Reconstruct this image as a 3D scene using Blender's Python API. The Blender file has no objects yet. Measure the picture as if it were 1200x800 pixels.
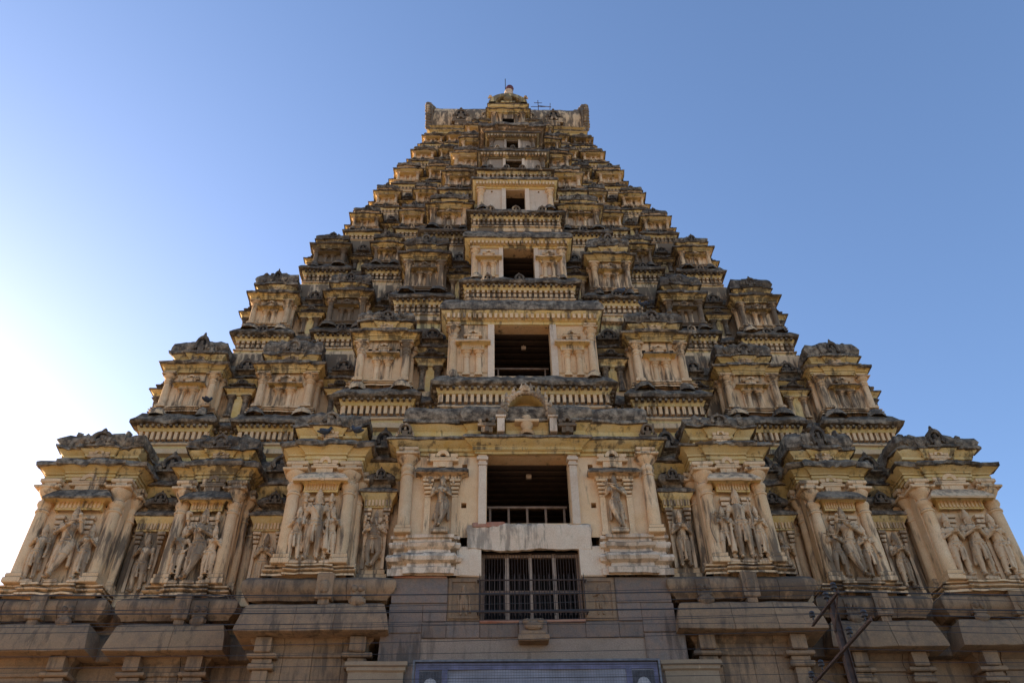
import bpy, bmesh, math, random
from mathutils import Vector, noise, Matrix
random.seed(7)
R = math.radians
scene = bpy.context.scene
col = scene.collection

# ------------------------------------------------------------------ camera
cd = bpy.data.cameras.new('camera'); cam = bpy.data.objects.new('camera', cd); col.objects.link(cam)
cd.sensor_width = 36; cd.lens = 28.8; cd.clip_end = 6000; cd.clip_start = .05
yaw, roll, pitch = R(2.21), R(-1.17), R(41)
fw = Vector((math.sin(yaw)*math.cos(pitch), math.cos(yaw)*math.cos(pitch), math.sin(pitch)))
r0 = Vector((math.cos(yaw), -math.sin(yaw), 0)); u0 = r0.cross(fw)
rr = r0*math.cos(roll)+u0*math.sin(roll); uu = -r0*math.sin(roll)+u0*math.cos(roll)
cam.matrix_world = Matrix(((rr.x, uu.x, -fw.x, -1.29), (rr.y, uu.y, -fw.y, 0), (rr.z, uu.z, -fw.z, 1.6), (0, 0, 0, 1)))
scene.camera = cam

# ------------------------------------------------------------------ light
SUN_AZ, SUN_EL = R(-48), R(13)           # azimuth from +Y, negative = left; the sun stands behind the tower
w = bpy.data.worlds.new('World'); scene.world = w; w.use_nodes = True
nt = w.node_tree; bg = nt.nodes['Background']
sky = nt.nodes.new('ShaderNodeTexSky'); sky.sky_type = 'NISHITA'; sky.sun_disc = False
sky.sun_elevation = SUN_EL; sky.sun_rotation = SUN_AZ; sky.altitude = 450
sky.air_density = 1.0; sky.dust_density = 1.5; sky.ozone_density = 4.0
tint = nt.nodes.new('ShaderNodeMix'); tint.data_type = 'RGBA'; tint.blend_type = 'MULTIPLY'; tint.inputs[0].default_value = 1; tint.inputs[7].default_value = (1.20, 1.01, .95, 1)   # the camera's warm white balance
nt.links.new(sky.outputs[0], tint.inputs[6]); nt.links.new(tint.outputs[2], bg.inputs[0]); bg.inputs[1].default_value = .15
sd = bpy.data.lights.new('sun', 'SUN'); sd.energy = 5; sd.angle = R(.5); sd.color = (1, .86, .66)
sun = bpy.data.objects.new('sun', sd); col.objects.link(sun)
sv = Vector((math.sin(SUN_AZ)*math.cos(SUN_EL), math.cos(SUN_AZ)*math.cos(SUN_EL), math.sin(SUN_EL)))
sun.rotation_euler = (-sv).to_track_quat('-Z', 'Y').to_euler(); sun.location = sv*200
scene.view_settings.view_transform = 'Standard'; scene.view_settings.look = 'None'
scene.view_settings.exposure = 1.35; scene.view_settings.gamma = 1
scene.cycles.max_bounces = 6; scene.cycles.diffuse_bounces = 4

# ------------------------------------------------------------------ materials
def weathered(name, c1, c2, c3, streak=.5, lichen=.6, rough=.95, bump=.5, scale=1.0, dark=(.06, .047, .038), mot=.5):
    """stone or lime plaster: colour patches, rain streaks, black lichen on top faces"""
    m = bpy.data.materials.new(name); m.use_nodes = True
    t = m.node_tree; n = t.nodes; L = t.links
    bs = n['Principled BSDF']; bs.inputs['Roughness'].default_value = rough
    try: bs.inputs['Specular IOR Level'].default_value = .15
    except KeyError: pass
    geo = n.new('ShaderNodeNewGeometry')
    def nz(sc, det=5, vec=None, dist=0, ro=.6):
        k = n.new('ShaderNodeTexNoise'); k.inputs['Scale'].default_value = sc; k.inputs['Detail'].default_value = det
        k.inputs['Roughness'].default_value = ro; k.inputs['Distortion'].default_value = dist
        L.new(vec if vec is not None else geo.outputs['Position'], k.inputs['Vector']); return k.outputs[0]
    def ramp(src, a, b, lo=0, hi=1):
        k = n.new('ShaderNodeMapRange'); k.inputs[1].default_value = a; k.inputs[2].default_value = b
        k.inputs[3].default_value = lo; k.inputs[4].default_value = hi; L.new(src, k.inputs[0]); return k.outputs[0]
    def mix(f, a, b, mode='MIX'):
        k = n.new('ShaderNodeMix'); k.data_type = 'RGBA'; k.blend_type = mode
        if isinstance(f, float): k.inputs[0].default_value = f
        else: L.new(f, k.inputs[0])
        for s, i in ((a, 6), (b, 7)):
            if isinstance(s, tuple): k.inputs[i].default_value = (*s, 1)
            else: L.new(s, k.inputs[i])
        return k.outputs[2]
    def mt(op, a, b):
        k = n.new('ShaderNodeMath'); k.operation = op
        for s, i in ((a, 0), (b, 1)):
            if isinstance(s, (int, float)): k.inputs[i].default_value = s
            else: L.new(s, k.inputs[i])
        k.use_clamp = op in ('MULTIPLY',) and False
        return k.outputs[0]
    mp = n.new('ShaderNodeMapping'); mp.inputs['Scale'].default_value = (2.6, 2.6, .38); L.new(geo.outputs['Position'], mp.inputs[0])
    patch = ramp(nz(.9*scale, 6, dist=.4), .38, .66)
    patch2 = ramp(nz(3.7*scale*(.6 if name == 'blackened_stucco' else 1), 9, ro=.72), *((.42, .63) if name == 'blackened_stucco' else (.4, .7)))
    c = mix(patch, c1, c2)
    c = mix(mt('MULTIPLY', patch2, mot), c, c3)
    fine = ramp(nz(38*scale, 4), .25, .75, .78, 1.18)
    k = n.new('ShaderNodeVectorMath'); k.operation = 'SCALE'; L.new(c, k.inputs[0]); L.new(fine, k.inputs['Scale']); c = k.outputs[0]
    oi = n.new('ShaderNodeObjectInfo')
    k = n.new('ShaderNodeVectorMath'); k.operation = 'SCALE'; L.new(c, k.inputs[0]); L.new(ramp(oi.outputs['Random'], 0, 1, .86, 1.12), k.inputs['Scale']); c = k.outputs[0]
    gr = n.new('ShaderNodeAttribute'); gr.attribute_type = 'OBJECT'; gr.attribute_name = 'grime'
    g = gr.outputs['Fac']
    # rain streaks
    s1 = nz(1.6, 6, mp.outputs[0], ro=.65)
    big = nz(.33, 3)
    thr = mt('ADD', mt('MULTIPLY', g, .27), mt('MULTIPLY', mt('SUBTRACT', big, .5), .55))
    st = ramp(mt('ADD', s1, thr), .60, .72, 0, streak)
    c = mix(st, c, dark)
    # black lichen settles where surfaces face the sky
    sx = n.new('ShaderNodeSeparateXYZ'); L.new(geo.outputs['Normal'], sx.inputs[0])
    up = ramp(sx.outputs['Z'], .15, .8, -.25, .42)
    li = ramp(mt('ADD', mt('ADD', nz(5.5, 7, ro=.7), up), mt('MULTIPLY', g, .12)), .66, .82, 0, lichen)
    c = mix(li, c, (.06, .055, .05))
    L.new(c, bs.inputs['Base Color'])
    b1 = n.new('ShaderNodeBump'); b1.inputs['Strength'].default_value = bump; b1.inputs['Distance'].default_value = .03
    L.new(nz(9*scale, 8, ro=.68), b1.inputs['Height'])
    b2 = n.new('ShaderNodeBump'); b2.inputs['Strength'].default_value = bump*.6; b2.inputs['Distance'].default_value = .01
    L.new(nz(60*scale, 4), b2.inputs['Height']); L.new(b1.outputs[0], b2.inputs['Normal']); L.new(b2.outputs[0], bs.inputs['Normal'])
    return m
M = {}
M['stucco'] = weathered('lime_stucco', (.72, .46, .235), (.76, .53, .31), (.58, .33, .17), .8, .85)
M['white'] = weathered('pale_limewash', (.76, .58, .40), (.70, .50, .33), (.58, .36, .22), .55, .7, mot=.35)
M['ochre'] = weathered('ochre_wash', (.66, .42, .13), (.64, .45, .20), (.72, .54, .28), .75, .8, mot=.75)
M['lichen'] = weathered('blackened_stucco', (.058, .043, .031), (.14, .104, .072), (.50, .37, .24), .6, .3, bump=1.0, mot=.75, scale=1.7)
M['granite'] = weathered('granite', (.28, .178, .10), (.19, .125, .082), (.36, .21, .11), .6, .5, mot=.8, scale=.9, bump=.8)
M['granite_grey'] = weathered('grey_granite', (.20, .15, .115), (.165, .13, .108), (.30, .175, .11), .6, .4, mot=.75, scale=.9, bump=.8)
M['carving'] = weathered('carved_stucco', (.70, .47, .27), (.74, .52, .31), (.50, .30, .17), .65, .6, bump=.18, scale=1.6)
M['mortar'] = weathered('pale_mortar', (.30, .21, .15), (.24, .17, .12), (.34, .24, .16), .4, .4)
M['brick'] = weathered('broken_brick', (.42, .15, .08), (.5, .3, .2), (.3, .12, .08), .3, .3)
M['inside'] = weathered('dark_interior', (.07, .045, .032), (.05, .034, .026), (.1, .06, .04), .4, .2)  # dark brown for passage walls, ceiling planks and window reveal
M['dust'] = weathered('dusty_ground', (.46, .32, .19), (.40, .28, .17), (.50, .36, .23), 0, 0, scale=.3)
def plain(name, c, rough=.6, metal=0, var=.15, sc=8):
    m = bpy.data.materials.new(name); m.use_nodes = True; t = m.node_tree; n = t.nodes; bs = n['Principled BSDF']
    k = n.new('ShaderNodeTexNoise'); k.inputs['Scale'].default_value = sc; k.inputs['Detail'].default_value = 5
    cr = n.new('ShaderNodeValToRGB'); cr.color_ramp.elements[0].color = (*[x*(1-var) for x in c], 1); cr.color_ramp.elements[1].color = (*[min(1, x*(1+var)) for x in c], 1)
    cr.color_ramp.elements[0].position = .3; cr.color_ramp.elements[1].position = .7
    tc = n.new('ShaderNodeTexCoord'); t.links.new(tc.outputs['Object'], k.inputs[0]); t.links.new(k.outputs[0], cr.inputs[0]); t.links.new(cr.outputs[0], bs.inputs['Base Color'])
    bs.inputs['Roughness'].default_value = rough; bs.inputs['Metallic'].default_value = metal
    return m
M['wood'] = plain('old_wood', (.25, .15, .09), .8, 0, .35, 6)
M['paleframe'] = plain('faded_wood', (.40, .27, .18), .8, 0, .3, 6)
M['iron'] = plain('rusty_iron', (.06, .035, .025), .7, .3, .4, 12)
M['steel'] = plain('dull_steel', (.14, .13, .13), .6, .5, .3, 8)
M['porcelain'] = plain('dark_glazed_insulator', (.03, .025, .025), .6, 0, .2)
M['cable'] = plain('black_cable', (.02, .02, .022), .6, 0, .2)
M['bird'] = plain('dark_feathers', (.04, .042, .05), .7, 0, .4, 20)
M['redpot'] = plain('dark_red_copper', (.13, .03, .03), .5, .2, .3)
M['purple'] = plain('faded_purple_print', (.14, .13, .20), .7, 0, .3, 4)
M['bannerpale'] = plain('greyed_banner_print', (.25, .24, .26), .8, 0, .3, 1.7)
M['photo'] = plain('banner_photo_tone', (.06, .055, .06), .8, 0, .5, 5)
M['photopale'] = plain('banner_photo_pale', (.40, .37, .36), .8, 0, .3, 5)
M['print'] = plain('banner_red_print', (.36, .16, .18), .8, 0, .2, 5)
M['black'] = plain('hollow_shade', (.012, .01, .009), 1, 0, .2)  # near-black colour paints in the shade of holes, gable hollows and window back

# ------------------------------------------------------------------ mesh builder
class MB:
    def __init__(s): s.v = []; s.f = []; s.m = []
    def quad(s, a, b, c, d, m=0): s.f.append((a, b, c, d)); s.m.append(m)
    def box(s, x0, x1, y0, y1, z0, z1, m=0, taper=0, b=0):
        i = len(s.v); t = taper
        if b:      # chamfered box
            for z, k in ((z0, b), (z0+b, 0), (z1-b, 0), (z1, b)):
                s.v += [(x0+k, y0+k, z), (x1-k, y0+k, z), (x1-k, y1-k, z), (x0+k, y1-k, z)]
            for L in range(3):
                for q in range(4):
                    a = i+L*4+q; c = i+L*4+(q+1) % 4; s.quad(a, c, c+4, a+4, m)
            s.quad(i+3, i+2, i+1, i, m); s.quad(i+12, i+13, i+14, i+15, m); return
        s.v += [(x0, y0, z0), (x1, y0, z0), (x1, y1, z0), (x0, y1, z0), (x0+t, y0+t, z1), (x1-t, y0+t, z1), (x1-t, y1-t, z1), (x0+t, y1-t, z1)]
        for q in ((0, 1, 5, 4), (1, 2, 6, 5), (2, 3, 7, 6), (3, 0, 4, 7), (4, 5, 6, 7), (3, 2, 1, 0)): s.quad(*[i+k for k in q], m)
    def sweep(s, path, prof, ds=.15, close=False, ms=None):
        """path: plan polyline, outside on its right hand; prof: (out, z) from bottom to top; ms: material index per step"""
        P = []
        n = len(path)
        segs = n if close else n-1
        nor = []
        for i in range(segs):
            a = Vector(path[i]); b = Vector(path[(i+1) % n]); d = (b-a).normalized(); nor.append(Vector((d.y, -d.x)))
        for i in range(segs):
            a = Vector(path[i]); b = Vector(path[(i+1) % n])
            if close: n0 = nor[i-1]
            else: n0 = nor[max(i-1, 0)]
            mit = (n0+nor[i]); mit = mit/max(mit.dot(nor[i]), .3)
            P.append((a, mit))
            k = max(1, int((b-a).length/ds))
            for j in range(1, k): P.append((a.lerp(b, j/k), nor[i]))
        if not close: P.append((Vector(path[-1]), nor[-1]))
        i0 = len(s.v); K = len(prof)
        for p, nn in P:
            for o, z in prof: q = p+nn*o; s.v.append((q.x, q.y, z))
        N = len(P)
        for i in range(N if close else N-1):
            a = i0+i*K; b = i0+((i+1) % N)*K
            for k in range(K-1): s.quad(a+k, b+k, b+k+1, a+k+1, ms[k] if ms else 0)
    def lathe(s, cx, cy, prof, n=12, m=0, sy=1.0, rot=0):
        i0 = len(s.v)
        for r, z in prof:
            for k in range(n):
                a = 2*math.pi*k/n+rot; s.v.append((cx+r*math.cos(a), cy+r*math.sin(a)*sy, z))
        for j in range(len(prof)-1):
            for k in range(n):
                a = i0+j*n+k; b = i0+j*n+(k+1) % n; s.quad(a, b, b+n, a+n, m)
        s.f.append(tuple(i0+(len(prof)-1)*n+k for k in range(n))); s.m.append(m)
    def tube(s, pts, r, n=6, m=0, cap=True):
        i0 = len(s.v); K = len(pts); pts = [Vector(p) for p in pts]
        rs = r if isinstance(r, (list, tuple)) else [r]*K
        for i, p in enumerate(pts):
            d = (pts[min(i+1, K-1)]-pts[max(i-1, 0)]).normalized()
            u = d.cross(Vector((0, 0, 1)) if abs(d.z) < .9 else Vector((1, 0, 0))).normalized(); v = d.cross(u)
            for k in range(n):
                a = 2*math.pi*k/n; s.v.append(tuple(p+(u*math.cos(a)+v*math.sin(a))*rs[i]))
        for i in range(K-1):
            for k in range(n):
                a = i0+i*n+k; b = i0+i*n+(k+1) % n; s.quad(a, a+n, b+n, b, m)
        if cap:
            s.f.append(tuple(i0+k for k in range(n))); s.m.append(m)
            s.f.append(tuple(i0+(K-1)*n+k for k in reversed(range(n)))); s.m.append(m)
    def ball(s, c, r, m=0, n=8, sc=(1, 1, 1)):
        i0 = len(s.v); R_ = n//2+1
        for j in range(R_+1):
            ph = math.pi*j/R_-math.pi/2
            for k in range(n):
                a = 2*math.pi*k/n; rr_ = max(math.cos(ph), .02)
                s.v.append((c[0]+r*sc[0]*rr_*math.cos(a), c[1]+r*sc[1]*rr_*math.sin(a), c[2]+r*sc[2]*math.sin(ph)))
        for j in range(R_):
            for k in range(n):
                a = i0+j*n+k; b = i0+j*n+(k+1) % n; s.quad(a, b, b+n, a+n, m)
    def wall(s, x0, x1, z0, z1, y, holes=(), dep=.4, m=0, hm=1, thick=0, back=True):
        """upright wall in front view with rectangular holes (x0,x1,z0,z1,depth)"""
        xs = sorted({x0, x1, *[h[0] for h in holes], *[h[1] for h in holes]}); zs = sorted({z0, z1, *[h[2] for h in holes], *[h[3] for h in holes]})
        for i in range(len(xs)-1):
            for j in range(len(zs)-1):
                mx = (xs[i]+xs[i+1])/2; mz = (zs[j]+zs[j+1])/2
                if any(h[0] < mx < h[1] and h[2] < mz < h[3] for h in holes): continue
                k = len(s.v); s.v += [(xs[i], y, zs[j]), (xs[i+1], y, zs[j]), (xs[i+1], y, zs[j+1]), (xs[i], y, zs[j+1])]; s.quad(k, k+1, k+2, k+3, m)
        for h in holes:
            d = h[4] if len(h) > 4 else dep; a, b, c, e = h[:4]; k = len(s.v)
            s.v += [(a, y, c), (b, y, c), (b, y, e), (a, y, e), (a, y+d, c), (b, y+d, c), (b, y+d, e), (a, y+d, e)]
            for q in ((0, 4, 5, 1), (1, 5, 6, 2), (2, 6, 7, 3), (3, 7, 4, 0)): s.quad(*[k+z for z in q], hm)
            if back: s.quad(k+4, k+7, k+6, k+5, hm)
        if thick:   # sides and top
            k = len(s.v); s.v += [(x0, y, z0), (x0, y, z1), (x1, y, z1), (x1, y, z0), (x0, y+thick, z0), (x0, y+thick, z1), (x1, y+thick, z1), (x1, y+thick, z0)]
            s.quad(k+4, k, k+1, k+5, m); s.quad(k+1, k+2, k+6, k+5, m); s.quad(k+3, k+7, k+6, k+2, m)
    def jitter(s, amp, freq=2.3, fine=0):
        o = []
        for p in s.v:
            q = Vector(p); d = noise.noise_vector(q*freq)*amp
            if fine: d += noise.noise_vector(q*freq*4.7+Vector((9, 3, 1)))*fine
            o.append(tuple(q+d))
        s.v = o
        return s
    def mesh(s, name, mats):
        me = bpy.data.meshes.new(name); me.from_pydata(s.v, [], s.f); me.polygons.foreach_set('material_index', s.m)
        for k in mats: me.materials.append(M[k])
        me.update(); return me

WORLD = {}
def put(name, me, loc, parent=None, grime=.3, smooth=0, **kw):
    o = bpy.data.objects.new(name, me); col.objects.link(o); loc = Vector(loc)
    WORLD[o.name] = loc
    if parent is not None: o.parent = parent; o.location = loc-WORLD[parent.name]
    else: o.location = loc
    o['grime'] = grime
    if smooth and me is not None and not me.polygons[0].use_smooth: me.shade_smooth(); me.set_sharp_from_angle(angle=R(smooth))
    for k, v in kw.items(): o[k] = v
    return o
def build(name, mb, mats, parent=None, grime=.3, smooth=0, **kw):
    xs = [p[0] for p in mb.v]; ys = [p[1] for p in mb.v]; zs = [p[2] for p in mb.v]
    o = Vector(((min(xs)+max(xs))/2, (min(ys)+max(ys))/2, min(zs)))
    mb.v = [(p[0]-o.x, p[1]-o.y, p[2]-o.z) for p in mb.v]
    return put(name, mb.mesh(name, mats), o, parent, grime, smooth, **kw)
def empty(name, loc, parent=None, **kw):
    return put(name, None, loc, parent, 0, **kw)
CACHE = {}
def cached(key, fn, mats):
    if key not in CACHE: CACHE[key] = fn().mesh(key[0], mats)
    return CACHE[key]

# ------------------------------------------------------------------ ground
g = MB(); N = 40
for i in range(N+1):
    for j in range(N+1):
        a = (i/N*2-1); b = (j/N*2-1); x = 2600*a*abs(a)**1.5; y = 2600*b*abs(b)**1.5
        g.v.append((x, y+10, 0 if max(abs(x), abs(y)) < 70 else -.3*noise.noise(Vector((x, y, 0))*.01)))
for i in range(N):
    for j in range(N):
        a = i*(N+1)+j; g.quad(a, a+N+1, a+N+2, a+1)
build('ground', g, ['dust'], grime=0, kind='structure')

# ------------------------------------------------------------------ the tower
tower = empty('temple_tower', (0, 23, 0), label='tall stepped temple gateway tower of pale and ochre stucco on a brown granite base', category='tower')

# small ornaments, all cached by size -------------------------------------------------
def pilaster_mesh(h, r, rnd=12):
    """square foot, tapering shaft, rings, bulb, flared capital, abacus and bracket; origin at foot centre"""
    def fn():
        b = MB(); H = h
        b.box(-r*1.25, r*1.25, -r*1.25, r*1.0, 0, H*.05, b=r*.1)
        b.box(-r*1.1, r*1.1, -r*1.1, r*.9, H*.05, H*.085, b=r*.08)
        pr = [(r*1.02, .085), (r*.98, .3), (r*.92, .58), (r*.9, .66), (r*1.05, .665), (r*1.08, .68), (r*.9, .69), (r*.88, .715), (r*1.05, .73), (r*1.16, .75), (r*1.1, .775), (r*.82, .79), (r*.8, .80), (r*.95, .815), (r*1.35, .845), (r*1.6, .875), (r*1.62, .885)]
        b.lathe(0, 0, [(a, z*H) for a, z in pr], rnd)
        b.box(-r*1.85, r*1.85, -r*1.75, r*1.3, H*.886, H*.915, b=r*.12)
        b.box(-r*.85, r*.85, -r*1.0, r, H*.916, H*1.0)
        b.box(-r*1.55, r*1.55, -r*1.15, r, H*.955, H*1.0, b=r*.15)
        b.ball((-r*1.15, -r*.5, H*.94), r*.38, n=8); b.ball((r*1.15, -r*.5, H*.94), r*.38, n=8)
        return b.jitter(r*.09, 3.1, r*.03)
    return cached(('pilaster', round(h, 2), round(r, 3)), fn, ['stucco'])
def kudu_mesh(wd, h, dep):
    """horseshoe gable with a small shrine face in it, side curls and a finial; origin bottom centre"""
    def fn():
        b = MB(); N = 16; R1 = wd*.36; R0 = wd*.21; zc = h*.42
        i0 = len(b.v)
        for k in range(N+1):
            a = R(-40)+(math.pi+R(80))*k/N
            for r_, y in ((R0, -dep*.6), (R0*1.1, -dep), (R1*.94, -dep), (R1, -dep*.7), (R1, dep*.5)):
                b.v.append((r_*math.cos(a), y, zc+r_*math.sin(a)*(h*.42/R1)))
        for k in range(N):
            for q in range(4):
                a = i0+k*5+q; b.quad(a, a+5, a+6, a+1)
        i1 = len(b.v); b.v.append((0, -dep*.35, zc))
        for k in range(N+1):
            a = R(-40)+(math.pi+R(80))*k/N; b.v.append((R0*1.15*math.cos(a), -dep*.35, zc+R0*1.15*math.sin(a)*(h*.42/R1)))
        for k in range(N): b.f.append((i1, i1+2+k, i1+1+k)); b.m.append(1)
        b.box(-wd*.5, wd*.5, -dep*.8, dep*.4, 0, h*.1, b=.01*wd)
        b.box(-R0*.75, R0*.75, -dep*.75, 0, h*.1, h*.36); b.box(-R0*.3, R0*.3, -dep*.9, 0, h*.36, h*.58)
        for sx in (-1, 1):
            b.ball((sx*wd*.42, -dep*.4, h*.2), wd*.1, n=8); b.ball((sx*wd*.37, -dep*.4, h*.36), wd*.06, n=6)
        b.lathe(0, -dep*.3, [(wd*.09, h*.82), (wd*.1, h*.88), (wd*.05, h*.92), (wd*.07, h*.96), (.004, h*1.06)], 8)
        return b.jitter(wd*.02, 4, wd*.008)
    return cached(('gable', round(wd, 2), round(h, 2), round(dep, 2)), fn, ['stucco', 'black'])
def dark_kudu(wd, h, dep):
    key = ('gabled', round(wd, 2), round(h, 2), round(dep, 2))
    if key not in CACHE: me = kudu_mesh(wd, h, dep).copy(); me.materials[0] = M['lichen']; CACHE[key] = me
    return CACHE[key]
def minishrine_mesh(wd, h, dep):
    """little barrel-roofed shrine: stepped ledges, small horseshoe, side blocks"""
    def fn():
        b = MB(); q = wd/2
        b.box(-q*.62, q*.62, -dep*.8, .05, 0, h*.34); b.box(-q*.2, q*.2, -dep, 0, 0, h*.3)
        b.box(-q, q, -dep, .05, h*.34, h*.5, b=.02); b.box(-q*.86, q*.86, -dep*.9, .05, h*.5, h*.6, b=.01)
        for sx in (-1, 1): b.box(sx*q*.72-q*.22, sx*q*.72+q*.22, -dep*.9, .05, h*.6, h*.82, b=.02)
        N = 12; i0 = len(b.v)
        for k in range(N+1):
            a = math.pi*k/N
            for r_, y in ((q*.2, -dep*.5), (q*.22, -dep*1.1), (q*.44, -dep*1.1), (q*.46, .05)): b.v.append((r_*math.cos(a), y, h*.6+r_*math.sin(a)*(h*.4/(q*.46))))
        for k in range(N):
            for z in range(3): a = i0+k*4+z; b.quad(a, a+4, a+5, a+1)
        k = len(b.v); b.v += [(-q*.22, -dep*.5, h*.6), (q*.22, -dep*.5, h*.6), (q*.2, -dep*.5, h*.78), (-q*.2, -dep*.5, h*.78)]; b.quad(k, k+1, k+2, k+3, 1)
        return b.jitter(wd*.012, 4)
    return cached(('small_shrine', round(wd, 2), round(h, 2), round(dep, 2)), fn, ['stucco', 'black'])

# carved figures ----------------------------------------------------------------------
def figure_mesh(kind):
    """one continuous carved body from overlapping tapered limbs, fused by a voxel remesh; about 1 unit tall, facing -Y"""
    if ('statue', kind) in CACHE: return CACHE[('statue', kind)]
    b = MB()
    def limb(a, c, r1, r2):
        a = Vector(a); c = Vector(c); K = 5
        b.tube([a.lerp(c, t/K) for t in range(K+1)], [r1+(r2-r1)*t/K+.12*r1*math.sin(math.pi*t/K) for t in range(K+1)], 9)
        b.ball(a, r1*1.02, n=8); b.ball(c, r2*1.02, n=8)
    def ring(c, r, t, sy=.8, tilt=0):
        pts = []
        for k in range(13):
            a = 2*math.pi*k/12; pts.append((c[0]+r*math.cos(a), c[1]+r*sy*math.sin(a), c[2]+tilt*math.sin(a)))
        b.tube(pts, t*1.5, 5, cap=False)
    sway = {'flute': .03, 'dancer': .035, 'maiden': .02, 'archer': .02, 'attendant': -.015}.get(kind, 0)
    fat = 1.35 if kind == 'potbelly' else 1
    hip = Vector((sway, 0, .50)); chest = Vector((-sway*.4, 0, .73)); neck = Vector((-sway*.2, 0, .815)); head = Vector((sway*.5, -.01, .885))
    robe = kind in ('maiden', 'robed')
    # legs
    for sx in (-1, 1):
        h_ = hip+Vector((sx*.058, 0, -.01)); kn = Vector((sx*.072+sway*.5, -.02, .27)); an = Vector((sx*.075, .0, .05))
        if kind in ('flute', 'dancer') and sx > 0: kn = Vector((.07, -.06, .29)); an = Vector((-.03, -.06, .06))
        if kind == 'archer' and sx > 0: kn = Vector((.12, -.05, .28)); an = Vector((.13, 0, .05))
        if kind == 'potbelly': kn = Vector((sx*.10, -.04, .24)); an = Vector((-sx*.01 if sx > 0 else sx*.07, -.03, .05))
        limb(h_, kn, .068*fat, .046); limb(kn, an, .046, .028)
        limb(an+Vector((0, .01, -.02)), an+Vector((sx*.02, -.07, -.035)), .027, .02)
        ring(an+Vector((0, 0, .02)), .036, .009); ring(kn+Vector((0, 0, .03)), .052, .008); ring(kn.lerp(h_, .55), .064*fat, .008)
        ring(kn.lerp(h_, .8), .068*fat, .007)
        if not robe: limb(h_+Vector((sx*.035, .01, -.02)), Vector((sx*.135, .02, .2)), .022, .03)   # sash ends
    if robe:
        b.lathe(sway*.5, 0, [(.085, .07), (.082, .2), (.088, .35), (.1, .47), (.075, .56)], 14, sy=.7)
        for k in range(5): ring((sway*.5, 0, .12+k*.08), .086, .006, .72, .012)
        b.tube([(0, -.075, .48), (.005, -.08, .3), (0, -.075, .1)], [.018, .02, .028], 6)
    else: b.tube([(sway, -.07, .47), (sway*.6, -.09, .36), (0, -.075, .22)], [.02, .022, .03], 6)
    # trunk
    b.ball(hip+Vector((0, 0, .01)), .095*fat, sc=(1.12, .8, .75), n=12)
    b.ball(hip.lerp(chest, .42), .075*(1.55 if fat > 1 else 1), sc=(1, .82, 1), n=12)
    b.ball(chest, .105, sc=(1.15, .78, .85), n=12); limb(hip, chest, .07*fat, .085)
    if kind in ('maiden', 'robed'):
        for sx in (-1, 1): b.ball(chest+Vector((sx*.047, -.06, 0)), .04, n=8)
    limb(chest+Vector((0, 0, .03)), neck, .06, .04); limb(neck, head, .037, .04)
    b.ball(head, .056, sc=(.88, .95, 1.12), n=12)
    b.ball(head+Vector((0, -.055, -.005)), .013, sc=(.8, 1, 1.4), n=6)                       # nose
    b.ball(head+Vector((0, -.047, -.032)), .014, sc=(1.4, .7, .5), n=6); b.ball(head+Vector((0, -.04, -.055)), .016, n=6)
    for sx in (-1, 1):
        b.ball(head+Vector((sx*.021, -.045, .012)), .011, sc=(1.3, .8, .6), n=6)               # eyes
        b.ball(head+Vector((sx*.055, .005, -.02)), .017, sc=(.6, .8, 1.9), n=6)               # ears, ear rings
        b.ball(head+Vector((sx*.066, -.005, -.052)), .017, n=6)
    # tall crown
    b.lathe(head.x, head.y+.01, [(.05, head.z+.02), (.066, head.z+.035), (.064, head.z+.05), (.055, head.z+.055), (.055, head.z+.085), (.047, head.z+.09), (.046, head.z+.12), (.036, head.z+.125), (.03, head.z+.16), (.016, head.z+.175), (.006, head.z+.2)], 12)
    # ornaments
    ring(hip+Vector((0, 0, .045)), .098*fat, .012, .75); ring(hip+Vector((0, 0, .005)), .108*fat, .01, .75, .01)
    ring(neck+Vector((0, 0, -.025)), .06, .01, .9, .012); ring(chest+Vector((0, 0, .02)), .085, .008, .85, .035)
    b.tube([chest+Vector((-.09, -.06, .06)), chest+Vector((0, -.1, -.04)), hip+Vector((.08, -.07, .06))], .009, 5)
    for k in range(5): b.ball(hip+Vector((-.08+.04*k, -.075, -.015-.012*(2-abs(k-2)))), .013, n=6)
    # arms
    def arm(sx, el, ha, r=.034, hold=None, s0=None):
        sh = s0 or chest+Vector((sx*.125, 0, .045)); el = Vector(el); ha = Vector(ha)
        b.ball(sh, .042, n=8); limb(sh, el, r, r*.8); limb(el, ha, r*.78, r*.58)
        ring(sh.lerp(el, .5), .038, .008, 1); ring(el.lerp(ha, .85), .028, .008, 1)
        d = (ha-el).normalized(); b.ball(ha+d*.02, .028, sc=(.9, .8, 1.2), n=8)
        for q in range(4): limb(ha+d*.02+Vector(((q-1.5)*.012, -.008, 0)), ha+d*.055+Vector(((q-1.5)*.014, -.014, 0)), .0075, .006)
        limb(ha+d*.01, ha+d*.03+Vector((sx*-.025, -.012, .005)), .008, .006)
        if hold == 'disc': b.lathe(ha.x, ha.y, [(.01, ha.z+.05), (.05, ha.z+.06), (.055, ha.z+.08), (.05, ha.z+.1), (.01, ha.z+.12)], 10)
        if hold == 'conch': b.ball(ha+Vector((0, 0, .07)), .035, sc=(.8, .8, 1.5), n=8)
        if hold == 'club': b.tube([ha+Vector((0, -.02, .05)), ha+Vector((.01*sx, -.02, -.12)), ha+Vector((.02*sx, -.01, -.38))], [.014, .02, .045], 8)
        if hold == 'staff': b.tube([ha+Vector((0, -.02, .4)), ha+Vector((0, -.02, -.42))], .013, 6)
        if hold == 'bud': b.ball(ha+d*.07, .03, n=8)
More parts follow.
